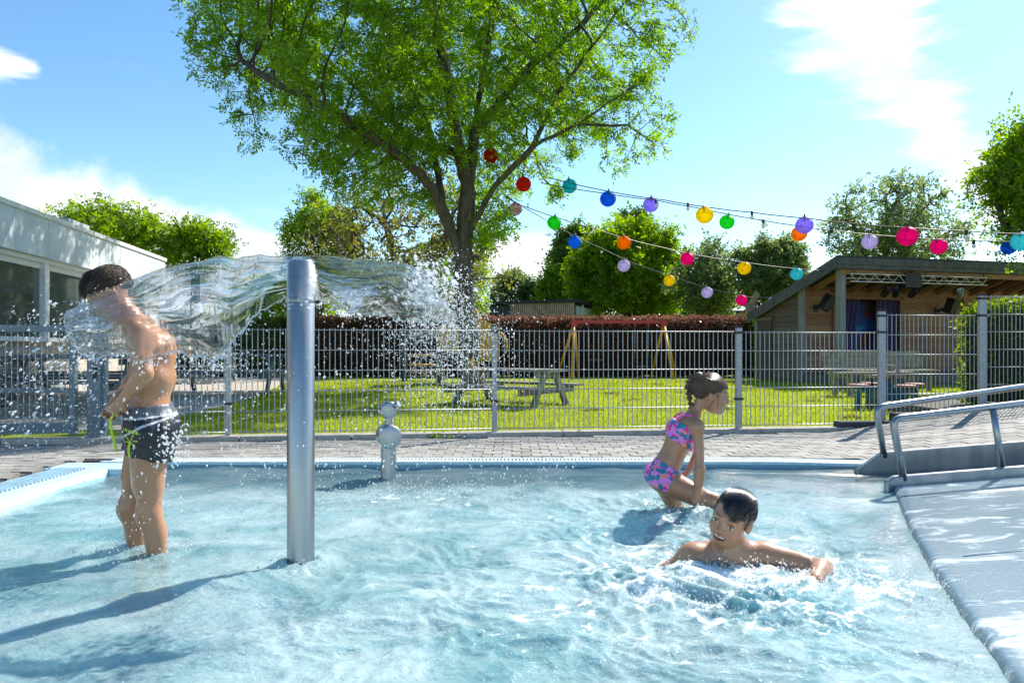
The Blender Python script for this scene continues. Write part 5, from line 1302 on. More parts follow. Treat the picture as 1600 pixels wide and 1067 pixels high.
def surf(fn, lo, hi, h):
    """sparse sampling of fn then surface nets"""
    lo = np.array(lo); n = np.ceil((np.array(hi)-lo)/h).astype(int)+2; B = 10; nb = np.ceil(n/B).astype(int); n = nb*B
    F = np.ones(tuple(n+1), np.float32)
    gi = np.stack(np.meshgrid(*[np.arange(k) for k in nb], indexing='ij'), -1).reshape(-1, 3)
    d = fn(lo+(gi*B+B/2)*h); rad = h*B*.5*1.74*1.35
    for g, q in zip(gi[d < -rad], d[d < -rad]): F[g[0]*B:g[0]*B+B+1, g[1]*B:g[1]*B+B+1, g[2]*B:g[2]*B+B+1] = -1
    near = gi[np.abs(d) <= rad]
    loc = np.stack(np.meshgrid(*[np.arange(B+1)]*3, indexing='ij'), -1).reshape(-1, 3)
    for c in range(0, len(near), 6):
        g = near[c:c+6]; idx = (g[:, None, :]*B+loc[None]).reshape(-1, 3); F[idx[:, 0], idx[:, 1], idx[:, 2]] = fn(lo+idx*h)
    ins = F < 0; cs = np.zeros(tuple(n), np.int8)
    off = [(i, j, k) for i in (0, 1) for j in (0, 1) for k in (0, 1)]
    sl = lambda o: tuple(slice(o[i], o[i]+n[i]) for i in range(3))
    for o in off: cs += ins[sl(o)]
    act = (cs > 0) & (cs < 8); A = np.argwhere(act); ids = np.full(tuple(n), -1, np.int64); ids[act] = np.arange(len(A))
    vals = np.stack([F[A[:, 0]+o[0], A[:, 1]+o[1], A[:, 2]+o[2]] for o in off], 1); offa = np.array(off, float)
    acc = np.zeros((len(A), 3)); cnt = np.zeros(len(A))
    for i in range(8):
        for j in range(i+1, 8):
            if np.abs(offa[i]-offa[j]).sum() != 1: continue
            m = (vals[:, i] < 0) != (vals[:, j] < 0); t = vals[m, i]/(vals[m, i]-vals[m, j]); acc[m] += offa[i]+t[:, None]*(offa[j]-offa[i]); cnt[m] += 1
    V = lo+(A+acc/cnt[:, None])*h; Q = []
    for ax in range(3):
        o1, o2 = [(1, 2), (2, 0), (0, 1)][ax]
        a = [slice(0, n[i]) for i in range(3)]; b = [slice(0, n[i]) for i in range(3)]; b[ax] = slice(1, n[ax]+1)
        s0 = ins[tuple(a)]; s1 = ins[tuple(b)]; E = np.argwhere(s0 != s1); E = E[(E[:, o1] > 0) & (E[:, o2] > 0)]
        if not len(E): continue
        def I(d1, d2): e = E.copy(); e[:, o1] -= d1; e[:, o2] -= d2; return ids[e[:, 0], e[:, 1], e[:, 2]]
        q = np.stack([I(1, 1), I(0, 1), I(0, 0), I(1, 0)], 1); fl = s0[E[:, 0], E[:, 1], E[:, 2]]; q[~fl] = q[~fl][:, ::-1]; Q.append(q[(q >= 0).all(1)])
    return V, np.concatenate(Q)
def relax(V, F, it=2):
    n = len(V)
    for _ in range(it):
        s = np.zeros((n, 3)); c = np.zeros(n)
        for k in range(4):
            np.add.at(s, F[:, k], V[F[:, (k+1) % 4]]+V[F[:, (k+3) % 4]]); np.add.at(c, F[:, k], 2)
        V = V*.5+.5*s/np.maximum(c, 1)[:, None]
    return V
def frame(fwd, up):
    f = np.array(fwd, float); f /= np.linalg.norm(f); u = np.array(up, float); l = np.cross(u, f); l /= np.linalg.norm(l); u = np.cross(f, l); return np.stack([f, l, u], 1)   # columns
def head_prims(B, c, Rm, s=1.0, mouth=0, nose=1.0):
    c = np.array(c, float)
    def W(x, y, z): return c+Rm@(np.array([x, y, z])*s)
    def E(x, y, z, a, b, e, k): return EL(W(x, y, z), np.array([a, b, e])*s, k*s, Rm)
    def C(p, q, ra, rb, k): return RC(W(*p), W(*q), ra*s, rb*s, k*s)
    B.add += [E(-.018, 0, .034, .090, .072, .074, .03), E(.028, 0, -.018, .056, .057, .078, .03), E(.032, 0, -.058, .046, .045, .036, .03), E(.064, 0, -.084, .016, .019, .013, .025),
              E(.046, .037, -.030, .026, .022, .026, .02), E(.046, -.037, -.030, .026, .022, .026, .02),
              C((.076, -.030, .021), (.076, .030, .021), .009, .009, .02), C((.080, 0, .008), (.098*nose, 0, -.022), .007, .0095, .012),
              E(.090, .010, -.028, .009, .008, .007, .008), E(.090, -.010, -.028, .009, .008, .007, .008)]
    if mouth == 0: B.add += [C((.0855, -.014, -.0525), (.0855, .014, -.0525), .0055, .0055, .008), C((.084, -.012, -.0625), (.084, .012, -.0625), .006, .006, .008)]
    else: B.add += [C((.078, -.025, -.0455), (.0885, 0, -.0505), .0045, .0055, .008), C((.078, .025, -.0455), (.0885, 0, -.0505), .0045, .0055, .008), C((.076, -.023, -.050), (.0855, 0, -.071), .005, .006, .008), C((.076, .023, -.050), (.0855, 0, -.071), .005, .006, .008)]
    for y in (-1, 1):
        B.add += [E(-.004, .071*y, -.004, .019, .009, .030, .010)]
        B.sub += [E(.002, .081*y, .002, .010, .006, .017, .006)]
        B.sub += [E(.093, .031*y, .004, .016, .015, .0105, .016)]
        B.add += [E(.067, .031*y, .003, .0145, .0155, .0125, .006)]
    if mouth: B.sub += [E(.089, 0, -.0590, .014, .0150, .0075, .004), E(.086, .0145, -.0545, .013, .0105, .0052, .004), E(.086, -.0145, -.0545, .013, .0105, .0052, .004)]
def head_local(V, c, Rm, s): return (V-np.array(c))@Rm/s
def hand_prims(B, wrist, d, nrm, s=1.0, curl=.5, side=1, spread=.12):
    """d: wrist to fingers, nrm: out of the palm, side: +1 thumb on the nrm x d side"""
    d = np.array(d, float)/np.linalg.norm(d); nrm = np.array(nrm, float); nrm -= d*(nrm@d); nrm /= np.linalg.norm(nrm); l = np.cross(nrm, d)*side; w = np.array(wrist, float)
    B.add += [RC(w, w+d*.055*s, .019*s, .021*s, .02*s, nrm, .62), RC(w+d*.03*s-l*.012*s, w+d*.068*s-l*.014*s, .013*s, .013*s, .012*s), RC(w+d*.03*s+l*.012*s, w+d*.068*s+l*.014*s, .013*s, .013*s, .012*s)]
    for k, (o, L) in enumerate(((.026, .058), (.009, .066), (-.009, .061), (-.025, .048))):
        a = w+d*.070*s+l*o*s; fd = d+l*spread*(1.5-k)*.5; p = a; ang = 0
        for j, fr in enumerate((.45, .32, .23)):
            ang += curl*(.5 if j == 0 else .75); f = fd*math.cos(ang)+nrm*math.sin(ang); f /= np.linalg.norm(f); q = p+f*L*fr*s*1.05
            B.add.append(RC(p, q, (.0085-.0008*j)*s, (.0080-.0010*j)*s, .004*s)); p = q
    a = w+d*.018*s+l*.020*s; td = d*.62+l*.62+nrm*.38*min(1, curl+.4); td /= np.linalg.norm(td); m_ = a+td*.034*s; td2 = d*.85+l*.2+nrm*.5*min(1, curl+.2); td2 /= np.linalg.norm(td2)
    B.add += [RC(a, m_, .0125*s, .0100*s, .014*s), RC(m_, m_+td2*.026*s, .0098*s, .0080*s, .004*s)]
def foot_prims(B, ankle, fwd, s=1.0, floor=FLOOR):
    a = np.array(ankle, float); f = np.array(fwd, float); f[2] = 0; f /= np.linalg.norm(f); g = np.array([a[0], a[1], floor+.024])
    B.add += [RC(a, g-f*.02, .028*s, .026*s, .03), RC(g-f*.025, g+f*.10*s, .024*s, .022*s, .03), RC(g+f*.09*s, g+f*.14*s, .024*s, .016*s, .02)]

def skin_mat(name, base, lit):
    m = bpy.data.materials.new(name); m.use_nodes = True; N, link, M = NT(m.node_tree)
    at = N('ShaderNodeAttribute', attribute_name='paint'); tc = N('ShaderNodeTexCoord')
    n = N('ShaderNodeTexNoise'); n.inputs['Scale'].default_value = 14; n.inputs['Detail'].default_value = 6; link(tc.outputs['Object'], n.inputs['Vector'])
    hs = N('ShaderNodeHueSaturation'); link(at.outputs['Color'], hs.inputs['Color']); link(M('ADD', .86, M('MULTIPLY', n.outputs['Fac'], .28)), hs.inputs['Value'])
    b = N('ShaderNodeBsdfPrincipled'); link(hs.outputs[0], b.inputs['Base Color']); b.inputs['Subsurface Weight'].default_value = .12; b.inputs['Subsurface Radius'].default_value = (.012, .005, .003); b.inputs['Subsurface Scale'].default_value = .6
    n2 = N('ShaderNodeTexNoise'); n2.inputs['Scale'].default_value = 70; n2.inputs['Detail'].default_value = 4; link(tc.outputs['Object'], n2.inputs['Vector'])
    r_ = N('ShaderNodeMapRange'); r_.inputs['To Min'].default_value = .18; r_.inputs['To Max'].default_value = .55; link(n2.outputs['Fac'], r_.inputs['Value']); link(r_.outputs[0], b.inputs['Roughness'])
    b.inputs['Coat Weight'].default_value = .35; b.inputs['Coat Roughness'].default_value = .14; b.inputs['Specular IOR Level'].default_value = .45
    bp_ = N('ShaderNodeBump'); bp_.inputs['Strength'].default_value = .12; bp_.inputs['Distance'].default_value = .004; link(n2.outputs['Fac'], bp_.inputs['Height']); link(bp_.outputs[0], b.inputs['Normal'])
    o = N('ShaderNodeOutputMaterial'); link(b.outputs[0], o.inputs[0]); return m
SKIN = skin_mat('skin', None, None)
def hair_mat(name, c, rough=.3):
    m = mat(name, c, rough, 0, .3, 60, .5, 160, spec=.55); return m
def mesh_from(fn, name, lo, hi, h, m, par, org, it=1, paint=None):
    V, F = surf(fn, lo, hi, h); V = relax(V, F, it)
    me = mesh_np(name, V-np.array(org), F, True)
    if paint is not None:
        a = me.attributes.new('paint', 'FLOAT_COLOR', 'POINT'); c = paint(V); a.data.foreach_set('color', np.c_[c, np.ones(len(c))].astype(np.float32).ravel())
    return link_mesh(name, me, m, par)
def mixc(c, m, col): return c*(1-m[:, None])+np.array(col)[None]*m[:, None]
def face_paint(c, L, skin, brow, lips=(.42, .13, .11), mouth=0):
    """L: head-local coordinates in units of a 0.21 m head"""
    x, y, z = L.T; ay = np.abs(y); inh = (np.abs(x) < .13) & (ay < .1) & (np.abs(z) < .13)
    g = lambda a, s: np.exp(-(a/s)**2)
    f = (x > .055) & inh
    c = mixc(c, .35*g(ay-.042, .018)*g(z+.028, .018)*f, (skin[0]*1.05, skin[1]*.62, skin[2]*.6))
    c = mixc(c, .35*g(ay, .012)*g(z+.022, .01)*f, (skin[0]*1.0, skin[1]*.65, skin[2]*.6))
    zl = z+.0575-(.004+14*ay**2 if mouth else 0)
    lipm = (np.abs(y) < (.027 if mouth else .019)) & (np.abs(zl) < (.015 if mouth else .0105)) & (x > .072)
    c = mixc(c, .45*lipm.astype(float), lips)
    if mouth: c = mixc(c, ((ay < .019) & (np.abs(z+.0575) < .0075) & (x < .0835) & (x > .06)).astype(float), (.05, .012, .012))
    else: c = mixc(c, .8*g(z+.0575, .0018)*(ay < .018)*f, (.16, .05, .04))
    br = g(z-.0285+8*(ay-.034)**2, .0042)*(ay > .012)*(ay < .051)*f
    c = mixc(c, np.clip(br*.8, 0, .65), brow)
    ey = g(np.hypot((ay-.031)*.8, (z-.003)*1.3), .0155)*f; c = mixc(c, .18*ey, (skin[0]*.55, skin[1]*.45, skin[2]*.42))  # shadow of the eye sockets put into the skin colour
    c = mixc(c, .8*g(np.hypot(ay-.0095, z+.034), .0034)*f, (.08, .03, .025))
    er = g(np.hypot(x-.002, z-.002), .02)*(ay > .068)*inh; c = mixc(c, .4*er, (skin[0]*.9, skin[1]*.5, skin[2]*.45))
    return c
def eyes(par, c, Rm, s, org, look=(1, 0, 0), openz=.0055):
    """almond eyes: white lens with a brown iris and dark lash line, set on the lids"""
    ew = mat('eye_white', (.72, .70, .68), .15, spec=.6) if 'ew' not in M_ else M_['ew']; M_['ew'] = ew
    ei = mat('iris_brown', (.05, .022, .012), .1, spec=.7) if 'ei' not in M_ else M_['ei']; M_['ei'] = ei
    for y in (-1, 1):
        def W(px, py, pz): return Vector(np.array(c)+Rm@(np.array([px, py*y, pz])*s)-np.array(org))
        def lens(cx, cy, hw, hh, bulge, x0):
            V = [W(x0+bulge, cy, cx)]; n = 20
            for k in range(n):
                a = 2*math.pi*k/n; V.append(W(x0-.30*(hw*math.cos(a))**2/.0145, cy+hw*math.cos(a), cx+hh*math.sin(a)*(1-.35*abs(math.cos(a))**3)))
            return V, [(0, 1+k, 1+(k+1) % n) for k in range(n)]
        V, F = lens(.002, .031, .0135, openz, .0015, .0825); e = MB().add(V, F, True).build('eye', ew, par)
        V, F = lens(.002, .031+look[1]*y, .0052, min(.0052, openz), .001, .0845); MB().add(V, F, True).build('iris', ei, e)
        pts = [W(.0835-.30*(t*.0135)**2/.0145, .031+.0135*t, .002+openz*(1-t*t)*1.05+.0004) for t in np.linspace(-1, 1, 9)]
        MB().tube(pts, .0011*s, 5).build('lash_line', M_['black'], e)

def strands(HB, hc, Rm, hs, starts, flow, steps, step, off, r, name, m, par, org, seed=1, jit=.25, taper=True, lift=None):
    """fine hairs that run over the scalp: starts and flow in head coordinates"""
    g = np.random.default_rng(seed); p = hc+(starts*hs)@Rm.T; n = len(p); J = g.normal(0, jit, (n, 3)); path = []
    off = off*np.ones(n)+np.abs(g.normal(0, .0012, n))
    for k in range(steps):
        e = 1e-3; d0 = HB.sdf(p); G_ = np.stack([HB.sdf(p+np.eye(3)[i]*e)-d0 for i in range(3)], 1)/e; G_ /= np.linalg.norm(G_, axis=1)[:, None]+1e-9
        o_ = off if lift is None else off+lift*k/steps
        p = p-G_*(d0-o_)[:, None]; path.append(p.copy())
        l = head_local(p, hc, Rm, hs); d = (flow(l)+J*.6)@Rm.T; d -= G_*np.sum(d*G_, 1)[:, None]; d /= np.linalg.norm(d, axis=1)[:, None]+1e-9; p = p+d*step
    path = np.stack(path, 1)                                    # n, steps, 3
    T = np.gradient(path, axis=1); T /= np.linalg.norm(T, axis=2)[:, :, None]+1e-9; X = np.cross(T, np.array([.31, .52, .79])); X /= np.linalg.norm(X, axis=2)[:, :, None]+1e-9; Yv = np.cross(T, X)
    rr = (r*g.uniform(.6, 1.4, n))[:, None]*(1-.8*np.linspace(0, 1, steps)**3 if taper else 1)
    ring = np.stack([path+(X*math.cos(a)+Yv*math.sin(a))*rr[:, :, None] for a in (0, 2.094, 4.189)], 2)      # n, steps, 3, 3
    I = np.arange(n*steps*3).reshape(n, steps, 3); F = np.concatenate([np.stack([I[:, :-1, a], I[:, :-1, (a+1) % 3], I[:, 1:, (a+1) % 3], I[:, 1:, a]], -1).reshape(-1, 4) for a in range(3)])
    o = link_mesh(name, mesh_np(name, ring.reshape(-1, 3)-np.array(org), F, True), m, par); o['kind'] = 'stuff'; return o
# ---------------- standing boy in the spray
def boy_standing():
    b = R(28); F = V3(-math.cos(b), -math.sin(b), 0); L = V3(math.sin(b), -math.cos(b), 0); U = V3(0, 0, 1); O = V3(-1.575, 2.95, 0)
    p = lambda f, l, z: O+F*f+L*l+U*z
    B = Body(); A = B.add
    A += [RC(p(-.005, 0, .50), p(-.004, 0, .56), .084, .076, .04, L, 1.40), RC(p(-.004, 0, .58), p(-.018, 0, .70), .073, .078, .05, L, 1.40), RC(p(-.020, 0, .72), p(-.008, 0, .84), .086, .080, .05, L, 1.55), RC(p(.005, 0, .86), p(.035, 0, .915), .066, .050, .05, L, 1.9),
          RC(p(.03, 0, .92), p(.085, 0, 1.005), .046, .042, .04), EL(p(-.055, .05, .50), (.06, .062, .07), .04), EL(p(-.055, -.05, .50), (.06, .062, .07), .04)]
    # shoulder blades and spine dip
    A += [EL(p(-.075, .062, .83), (.03, .045, .06), .05), EL(p(-.075, -.062, .83), (.03, .045, .06), .05)]
    for s_, f in ((1, 0.0), (-1, .0)):
        sh = p(.028, .150*s_, .895)
        if s_ > 0: el, wr = p(.010, .205, .735), p(.092, .135, .622)
        else: el, wr = p(.03, -.195, .735), p(.120, -.085, .612)
        A += [EL(sh, (.046, .046, .046), .05), RC(sh, el, .038, .031, .03), RC(sh+(el-sh)*.35+F*.005, sh+(el-sh)*.6+F*.008, .036, .034, .03), RC(el, wr, .031, .0215, .015), RC(el+(wr-el)*.12, el+(wr-el)*.4, .033, .029, .02)]
        hd = (p(.150, .045*s_, .545)-wr); hand_prims(B, wr+hd*.08, hd, p(0, 0, 0)-p(.1, .6*s_, -.1), .93, .85, -s_)
    kn = {1: p(-.008, .080, .135), -1: p(.066, -.080, .135)}; an = {1: p(-.058, .086, -.205), -1: p(.022, -.084, -.205)}
    for s_ in (1, -1):
        hip = p(-.005, .074*s_, .47); A += [RC(hip, kn[s_], .071, .044, .04), RC(hip+(kn[s_]-hip)*.2, hip+(kn[s_]-hip)*.6+F*.008, .066, .053, .04), EL(kn[s_]+F*.012, (.038, .039, .046), .03), RC(kn[s_], an[s_], .040, .027, .03), EL(kn[s_]+(an[s_]-kn[s_])*.30-F*.016, (.036, .038, .08), .03)]
        foot_prims(B, an[s_], F*1.0, .95)
    hc = p(.135, 0, 1.062); dn = R(48); fw = F*math.cos(dn)-U*math.sin(dn); Rm = frame(fw, U*math.cos(dn)+F*math.sin(dn)); hs = 1.03
    head_prims(B, hc, Rm, hs)
    lo, hi = O+V3(-.5, -.42, FLOOR-.02), O+V3(.35, .42, 1.3)
    t = thing('person', 'child in black swim shorts standing under the water sheet with head bowed', 'person', (O[0], O[1], FLOOR)); org = np.array(t.location)
    skin = (.44, .220, .118)
    def paint(V):
        c = np.tile(np.array(skin), (len(V), 1)); Lc = head_local(V, hc, Rm, hs)
        x, y, z = Lc.T; sh = (np.linalg.norm(Lc/np.array([.125, .1, .125]), axis=1) < 1)
        m = smst(z-.005+.55*(-x-.0)*.4-.05*(x > .06), .0, .03)*sh*(x < .075)+smst(-x-.02, 0, .04)*smst(z+.055, 0, .03)*sh*(np.abs(y) < .078)
        m = np.clip(m, 0, 1)*(np.abs(y) < .0785); c = mixc(c, .72*m, (.10, .068, .045))
        return face_paint(c, Lc, skin, (.06, .035, .025))
    mesh_from(B.sdf, 'body', lo, hi, .0050, SKIN, t, org, 1, paint)
    # hair: short dark crop on top
    HB = Body(); head_prims(HB, hc, Rm, hs); HB.sub = []; HB.add = HB.add[:2]
    def hair(q):
        l = head_local(q, hc, Rm, hs); g = .004*noise2(l[:, 0]*70+l[:, 2]*30, l[:, 1]*190, 4)+.004*noise2(l[:, 0]*160, l[:, 1]*160, 6)
        d = HB.sdf(q)-(.003+.007*smst(l[:, 0], -.02, .08))*hs-.6*g
        reg = np.maximum(.060-l[:, 2]-.012*noise2(l[:, 1]*90, l[:, 0]*40, 8), -l[:, 0]-.03)
        return np.maximum(d, reg*hs)
    def crop(q):
        l = head_local(q, hc, Rm, hs); g = .0012*noise2(l[:, 0]*150, l[:, 1]*150+l[:, 2]*90, 6)
        return np.maximum(HB.sdf(q)-.0016*hs-g, (.022+.55*l[:, 0]+.25*np.minimum(l[:, 0], 0)+.006*noise2(l[:, 0]*60, l[:, 2]*60, 3)-l[:, 2])*hs*.7)
    mesh_from(crop, 'hair', hc-.16, hc+.16, .0034, mat('hair_cropped', (.12, .070, .040), .6, 0, .3, 90, .5, 200), t, org, 1)
    mesh_from(hair, 'hair', hc-.16, hc+.16, .0034, hair_mat('hair_dark_brown', (.035, .021, .014), .5), t, org, 0)
    g = np.random.default_rng(3); q = g.normal(size=(9000, 3)); q /= np.linalg.norm(q, axis=1)[:, None]; q = q*.1+V3(0, 0, .02); q = q[(q[:, 2] > .030+.55*q[:, 0]+.25*np.minimum(q[:, 0], 0)+g.normal(0, .006, len(q)))][:3200]
    strands(HB, hc, Rm, hs, q, lambda l: np.stack([.5+0*l[:, 0], l[:, 1]*4, -.3+0*l[:, 0]], 1), 5, .0030, .001, .0009, 'hair_strands', mat('hair_fine_brown', (.075, .045, .028), .5), t, org, 4, .5, lift=.006)
    q = g.uniform([-.03, -.05, .08], [.06, .05, .12], (420, 3)); strands(HB, hc, Rm, hs, q, lambda l: np.stack([1+0*l[:, 0], l[:, 1]*3, 0*l[:, 0]], 1), 7, .0060, .006, .0014, 'hair_strands', mat('hair_dark_tuft', (.022, .014, .010), .4), t, org, 5, .45, lift=.014)
    # swim shorts
    S = Body(); S.add = [RC(p(-.005, 0, .505), p(-.004, 0, .575), .098, .089, .04, L, 1.36), EL(p(-.06, .05, .50), (.066, .068, .08), .04), EL(p(-.06, -.05, .50), (.066, .068, .08), .04)]
    for s_ in (1, -1):
        hip = p(-.010, .074*s_, .47); k = kn[s_]; S.add.append(RC(hip, hip+(k-hip)*.62+L*.012*s_, .094, .088, .05))
    TBs = Body(); TBs.add = A[:2]+[A[5], A[6]]
    def shorts(q):
        l = q-O; f = l@F; y = l@L; z = q[:, 2]; w = .0045*noise2(f*26+y*9, z*11+y*20, 3)+.0025*noise2(f*60, z*30+y*40, 5)
        d = smin(S.sdf(q)+w, TBs.sdf(q)-.007+.4*w, .012); cut = np.maximum(z-.592-.10*(-f), (.372+.015*np.sin(f*14)+.05*(f+.02)+.006*noise2(f*30, y*30, 2))-z)
        return np.maximum(d, cut)
    sm = bpy.data.materials.new('shorts_cloth'); sm.use_nodes = True; N, link, M = NT(sm.node_tree); at = N('ShaderNodeAttribute', attribute_name='paint'); b_ = N('ShaderNodeBsdfPrincipled'); link(at.outputs['Color'], b_.inputs['Base Color']); b_.inputs['Roughness'].default_value = .38
    tc = N('ShaderNodeTexCoord'); nn = N('ShaderNodeTexNoise'); nn.inputs['Scale'].default_value = 45; nn.inputs['Detail'].default_value = 5; link(tc.outputs['Object'], nn.inputs['Vector']); bb = N('ShaderNodeBump'); bb.inputs['Strength'].default_value = .35; bb.inputs['Distance'].default_value = .006; link(nn.outputs['Fac'], bb.inputs['Height']); link(bb.outputs[0], b_.inputs['Normal']); o_ = N('ShaderNodeOutputMaterial'); link(b_.outputs[0], o_.inputs[0])
    def spaint(V):
        l = V-O; f = l@F; y = l@L; z = V[:, 2]; c = np.tile(np.array([.012, .014, .020]), (len(V), 1)); side = y > .0
        top = z-.10*(-f); c = mixc(c, (top > .548).astype(float), (.085, .10, .12)); c = mixc(c, (np.abs(top-.5475) < .0035).astype(float), (.50, .54, .58))
        cur = .545-.30*(f+.085)-1.1*np.maximum(0, f-.0)**2-2.0*np.maximum(0, f)**2; c = mixc(c, ((np.abs(z-cur) < .0045) & side & (top < .545) & (f < .11)).astype(float), (.50, .54, .58))
        # lime palm print on the thigh front: leaning stem, five fronds, short strokes above
        pf, pz = f-.062, z-.452; pr = ((np.abs(pf+.10*pz*1.0-.0+.004*np.sin(pz*60)) < .0042) & (pz < 0) & (pz > -.065))
        rr = np.hypot(pf, pz); an = np.arctan2(pz, pf); pr |= (rr < .034) & (np.abs(np.sin(an*3.0+.5)) < .42*(1-rr/.040)+.05) & (rr > .003)
        pr |= (np.abs(pz-.042-.25*pf) < .0055) & (np.abs(pf+.002) < .030) & (np.sin(pf*480) > -.5)
        return mixc(c, (pr & side).astype(float), (.52, .66, .03))
    mesh_from(shorts, 'swim_shorts', p(0, 0, .47)-V3(.22, .22, .16), p(0, 0, .47)+V3(.22, .22, .2), .0042, sm, t, org, 1, spaint)
    cord = [p(.115, .075, .575), p(.135, .085, .54), p(.130, .095, .49), p(.118, .10, .44), p(.112, .10, .41)]
    MB().tube([Vector(q-org) for q in cord], .0055, 8).build('waist_cord', mat('lime_cord', (.55, .72, .02), .5), t)
boy_standing()

# ---------------- girl wading
def girl():
    b = R(8); F = V3(math.cos(b), -math.sin(b), 0); L = V3(math.sin(b), math.cos(b), 0); U = V3(0, 0, 1); O = V3(.827, 3.74, .018)
    p = lambda f, l, z: O+F*f+L*l+U*z
    B = Body(); A = B.add
    A += [RC(p(-.005, 0, .135), p(.035, 0, .205), .068, .060, .04, L, 1.32), RC(p(.035, 0, .20), p(.085, 0, .31), .056, .060, .05, L, 1.32), RC(p(.085, 0, .31), p(.125, 0, .40), .062, .056, .05, L, 1.45), RC(p(.135, 0, .41), p(.155, 0, .44), .046, .036, .05, L, 1.9), RC(p(.158, 0, .45), p(.205, 0, .535), .032, .030, .03),
          EL(p(-.045, .042, .125), (.055, .052, .058), .03), EL(p(-.045, -.042, .125), (.055, .052, .058), .03), EL(p(.055, -.045, .37), (.025, .035, .05), .05), EL(p(.055, .045, .37), (.025, .035, .05), .05)]
    sh, el, wr = p(.170, -.112, .405), p(.178, -.150, .190), p(.158, -.150, .012); A += [EL(sh, (.034, .034, .034), .04), RC(sh, el, .029, .0235, .025), RC(el, wr, .0245, .0165, .012), RC(el+(wr-el)*.1, el+(wr-el)*.4, .0255, .0225, .02)]
    hand_prims(B, wr+V3(0, 0, -.004), F*.10-U*1.0, -F*.4+L*.9, .82, .22, -1, .35)
    sh, el, wr = p(.165, .112, .400), p(.215, .140, .255), p(.150, .115, .135); A += [EL(sh, (.034, .034, .034), .04), RC(sh, el, .029, .0235, .025), RC(el, wr, .0245, .017, .012)]
    hand_prims(B, wr, -F*.5-U*.8, -U*.3-F*.4, .80, .5, -1)
    hp, kn, an = p(.0, -.065, .105), p(.255, -.085, .005), p(.200, -.085, -.215); A += [RC(hp, kn, .067, .042, .04), RC(hp+(kn-hp)*.2, hp+(kn-hp)*.6-U*.008, .062, .052, .03), EL(kn, (.040, .038, .040), .03), RC(kn, an, .038, .024, .03), EL(kn+(an-kn)*.3-F*.015, (.033, .034, .06), .03)]; foot_prims(B, an, F, .8)
    hp, kn, an = p(.0, .065, .10), p(.085, .075, -.09), p(-.06, .08, -.215); A += [RC(hp, kn, .065, .042, .04), RC(kn, an, .038, .024, .03)]; foot_prims(B, an, F, .8)
    hc = p(.255, 0, .568); dn = R(10); fw = F*math.cos(dn)-U*math.sin(dn)-L*.0; Rm = frame(fw, U*math.cos(dn)+F*math.sin(dn)); hs = .985
    head_prims(B, hc, Rm, hs, 0, .985)
    t = thing('person', 'child in pink and teal floral bikini bending forward in the water', 'person', (O[0], O[1], FLOOR)); org = np.array(t.location); skin = (.40, .20, .112)
    def paint(V):
        c = np.tile(np.array(skin), (len(V), 1)); Lc = head_local(V, hc, Rm, hs); x, y, z = Lc.T; inh = np.linalg.norm(Lc/np.array([.125, .1, .125]), axis=1) < 1
        m = smst(z+.6*(-x)-.028, 0, .02)*inh*(x < .085)*(np.abs(y) < .078); c = mixc(c, .8*np.clip(m, 0, 1), (.05, .03, .02)); return face_paint(c, Lc, skin, (.07, .04, .028))
    mesh_from(B.sdf, 'body', O+V3(-.22, -.30, FLOOR-.02), O+V3(.45, .30, .75), .0046, SKIN, t, org, 1, paint)
    # hair pulled back with a braid
    HB = Body(); head_prims(HB, hc, Rm, hs); HB.sub = []; HB.add = HB.add[:2]; W = lambda x, y, z: hc+Rm@(np.array([x, y, z])*hs)
    BR = Body(); path = [(-.088, 0, .075), (-.115, 0, .070), (-.128, 0, .045), (-.128, 0, .015), (-.118, 0, -.015), (-.108, .0, -.042), (-.100, .0, -.070), (-.092, .0, -.098), (-.085, .0, -.125)]
    for i, q in enumerate(path): BR.add.append(EL(W(q[0], .011*(1 if i % 2 else -1), q[2]), np.array([.020, .020, .019])*(1.05-.05*i), .010))
    BR.add += [EL(W(-.082, 0, .088), np.array([.026, .026, .022]), .012)]
    BR.add += [RC(W(-.0, -.072, .010), W(-.06, -.066, .055), .006, .008, .01), RC(W(.028, -.068, .010), W(.040, -.064, -.075), .003, .0015, .006), RC(W(.006, -.074, -.030), W(-.03, -.060, -.120), .003, .0015, .008)]
    def hair(q):
        l = head_local(q, hc, Rm, hs); th = np.arctan2(l[:, 1], l[:, 2]+.02); g = .0030*np.sin(th*42+2*noise2(l[:, 0]*12, th*4, 3))+.002*noise2(l[:, 0]*40, th*30, 6)
        d = HB.sdf(q)-.0085*hs-g; reg = -(l[:, 2]-.62*l[:, 0]-.008-.03*smst(l[:, 0], .05, .09)+.008*noise2(l[:, 1]*60, l[:, 0]*30, 2)+.10*smst(-l[:, 0], .02, .09)*.35)
        reg = np.maximum(reg, -(-.055-l[:, 2])*-1 if False else -1e3+0*reg); reg = np.maximum(reg, -.075-l[:, 2])
        return smin(np.maximum(d, reg*hs*.85), BR.sdf(q)+.0018*np.sin(l[:, 2]*260+l[:, 1]*200)*(l[:, 0] < -.07), .008)
    mesh_from(hair, 'hair', hc-.20, hc+.16, .0034, hair_mat('hair_brown_wet', (.085, .045, .024), .38), t, org, 0)
    g = np.random.default_rng(9); q = np.stack([g.uniform(.02, .085, 620), g.uniform(-.07, .07, 620), g.uniform(.04, .1, 620)], 1); q[310:, 0] = g.uniform(-.02, .05, 310); q[310:, 1] = np.sign(q[310:, 1])*.075; q[310:, 2] = g.uniform(.02, .06, 310)
    strands(HB, hc, Rm, hs, q, lambda l: V3(-.10, 0, .075)-l, 20, .0068, .0085, .0014, 'hair_strands', mat('hair_brown_strand', (.11, .060, .032), .3, spec=.55), t, org, 6, .006)
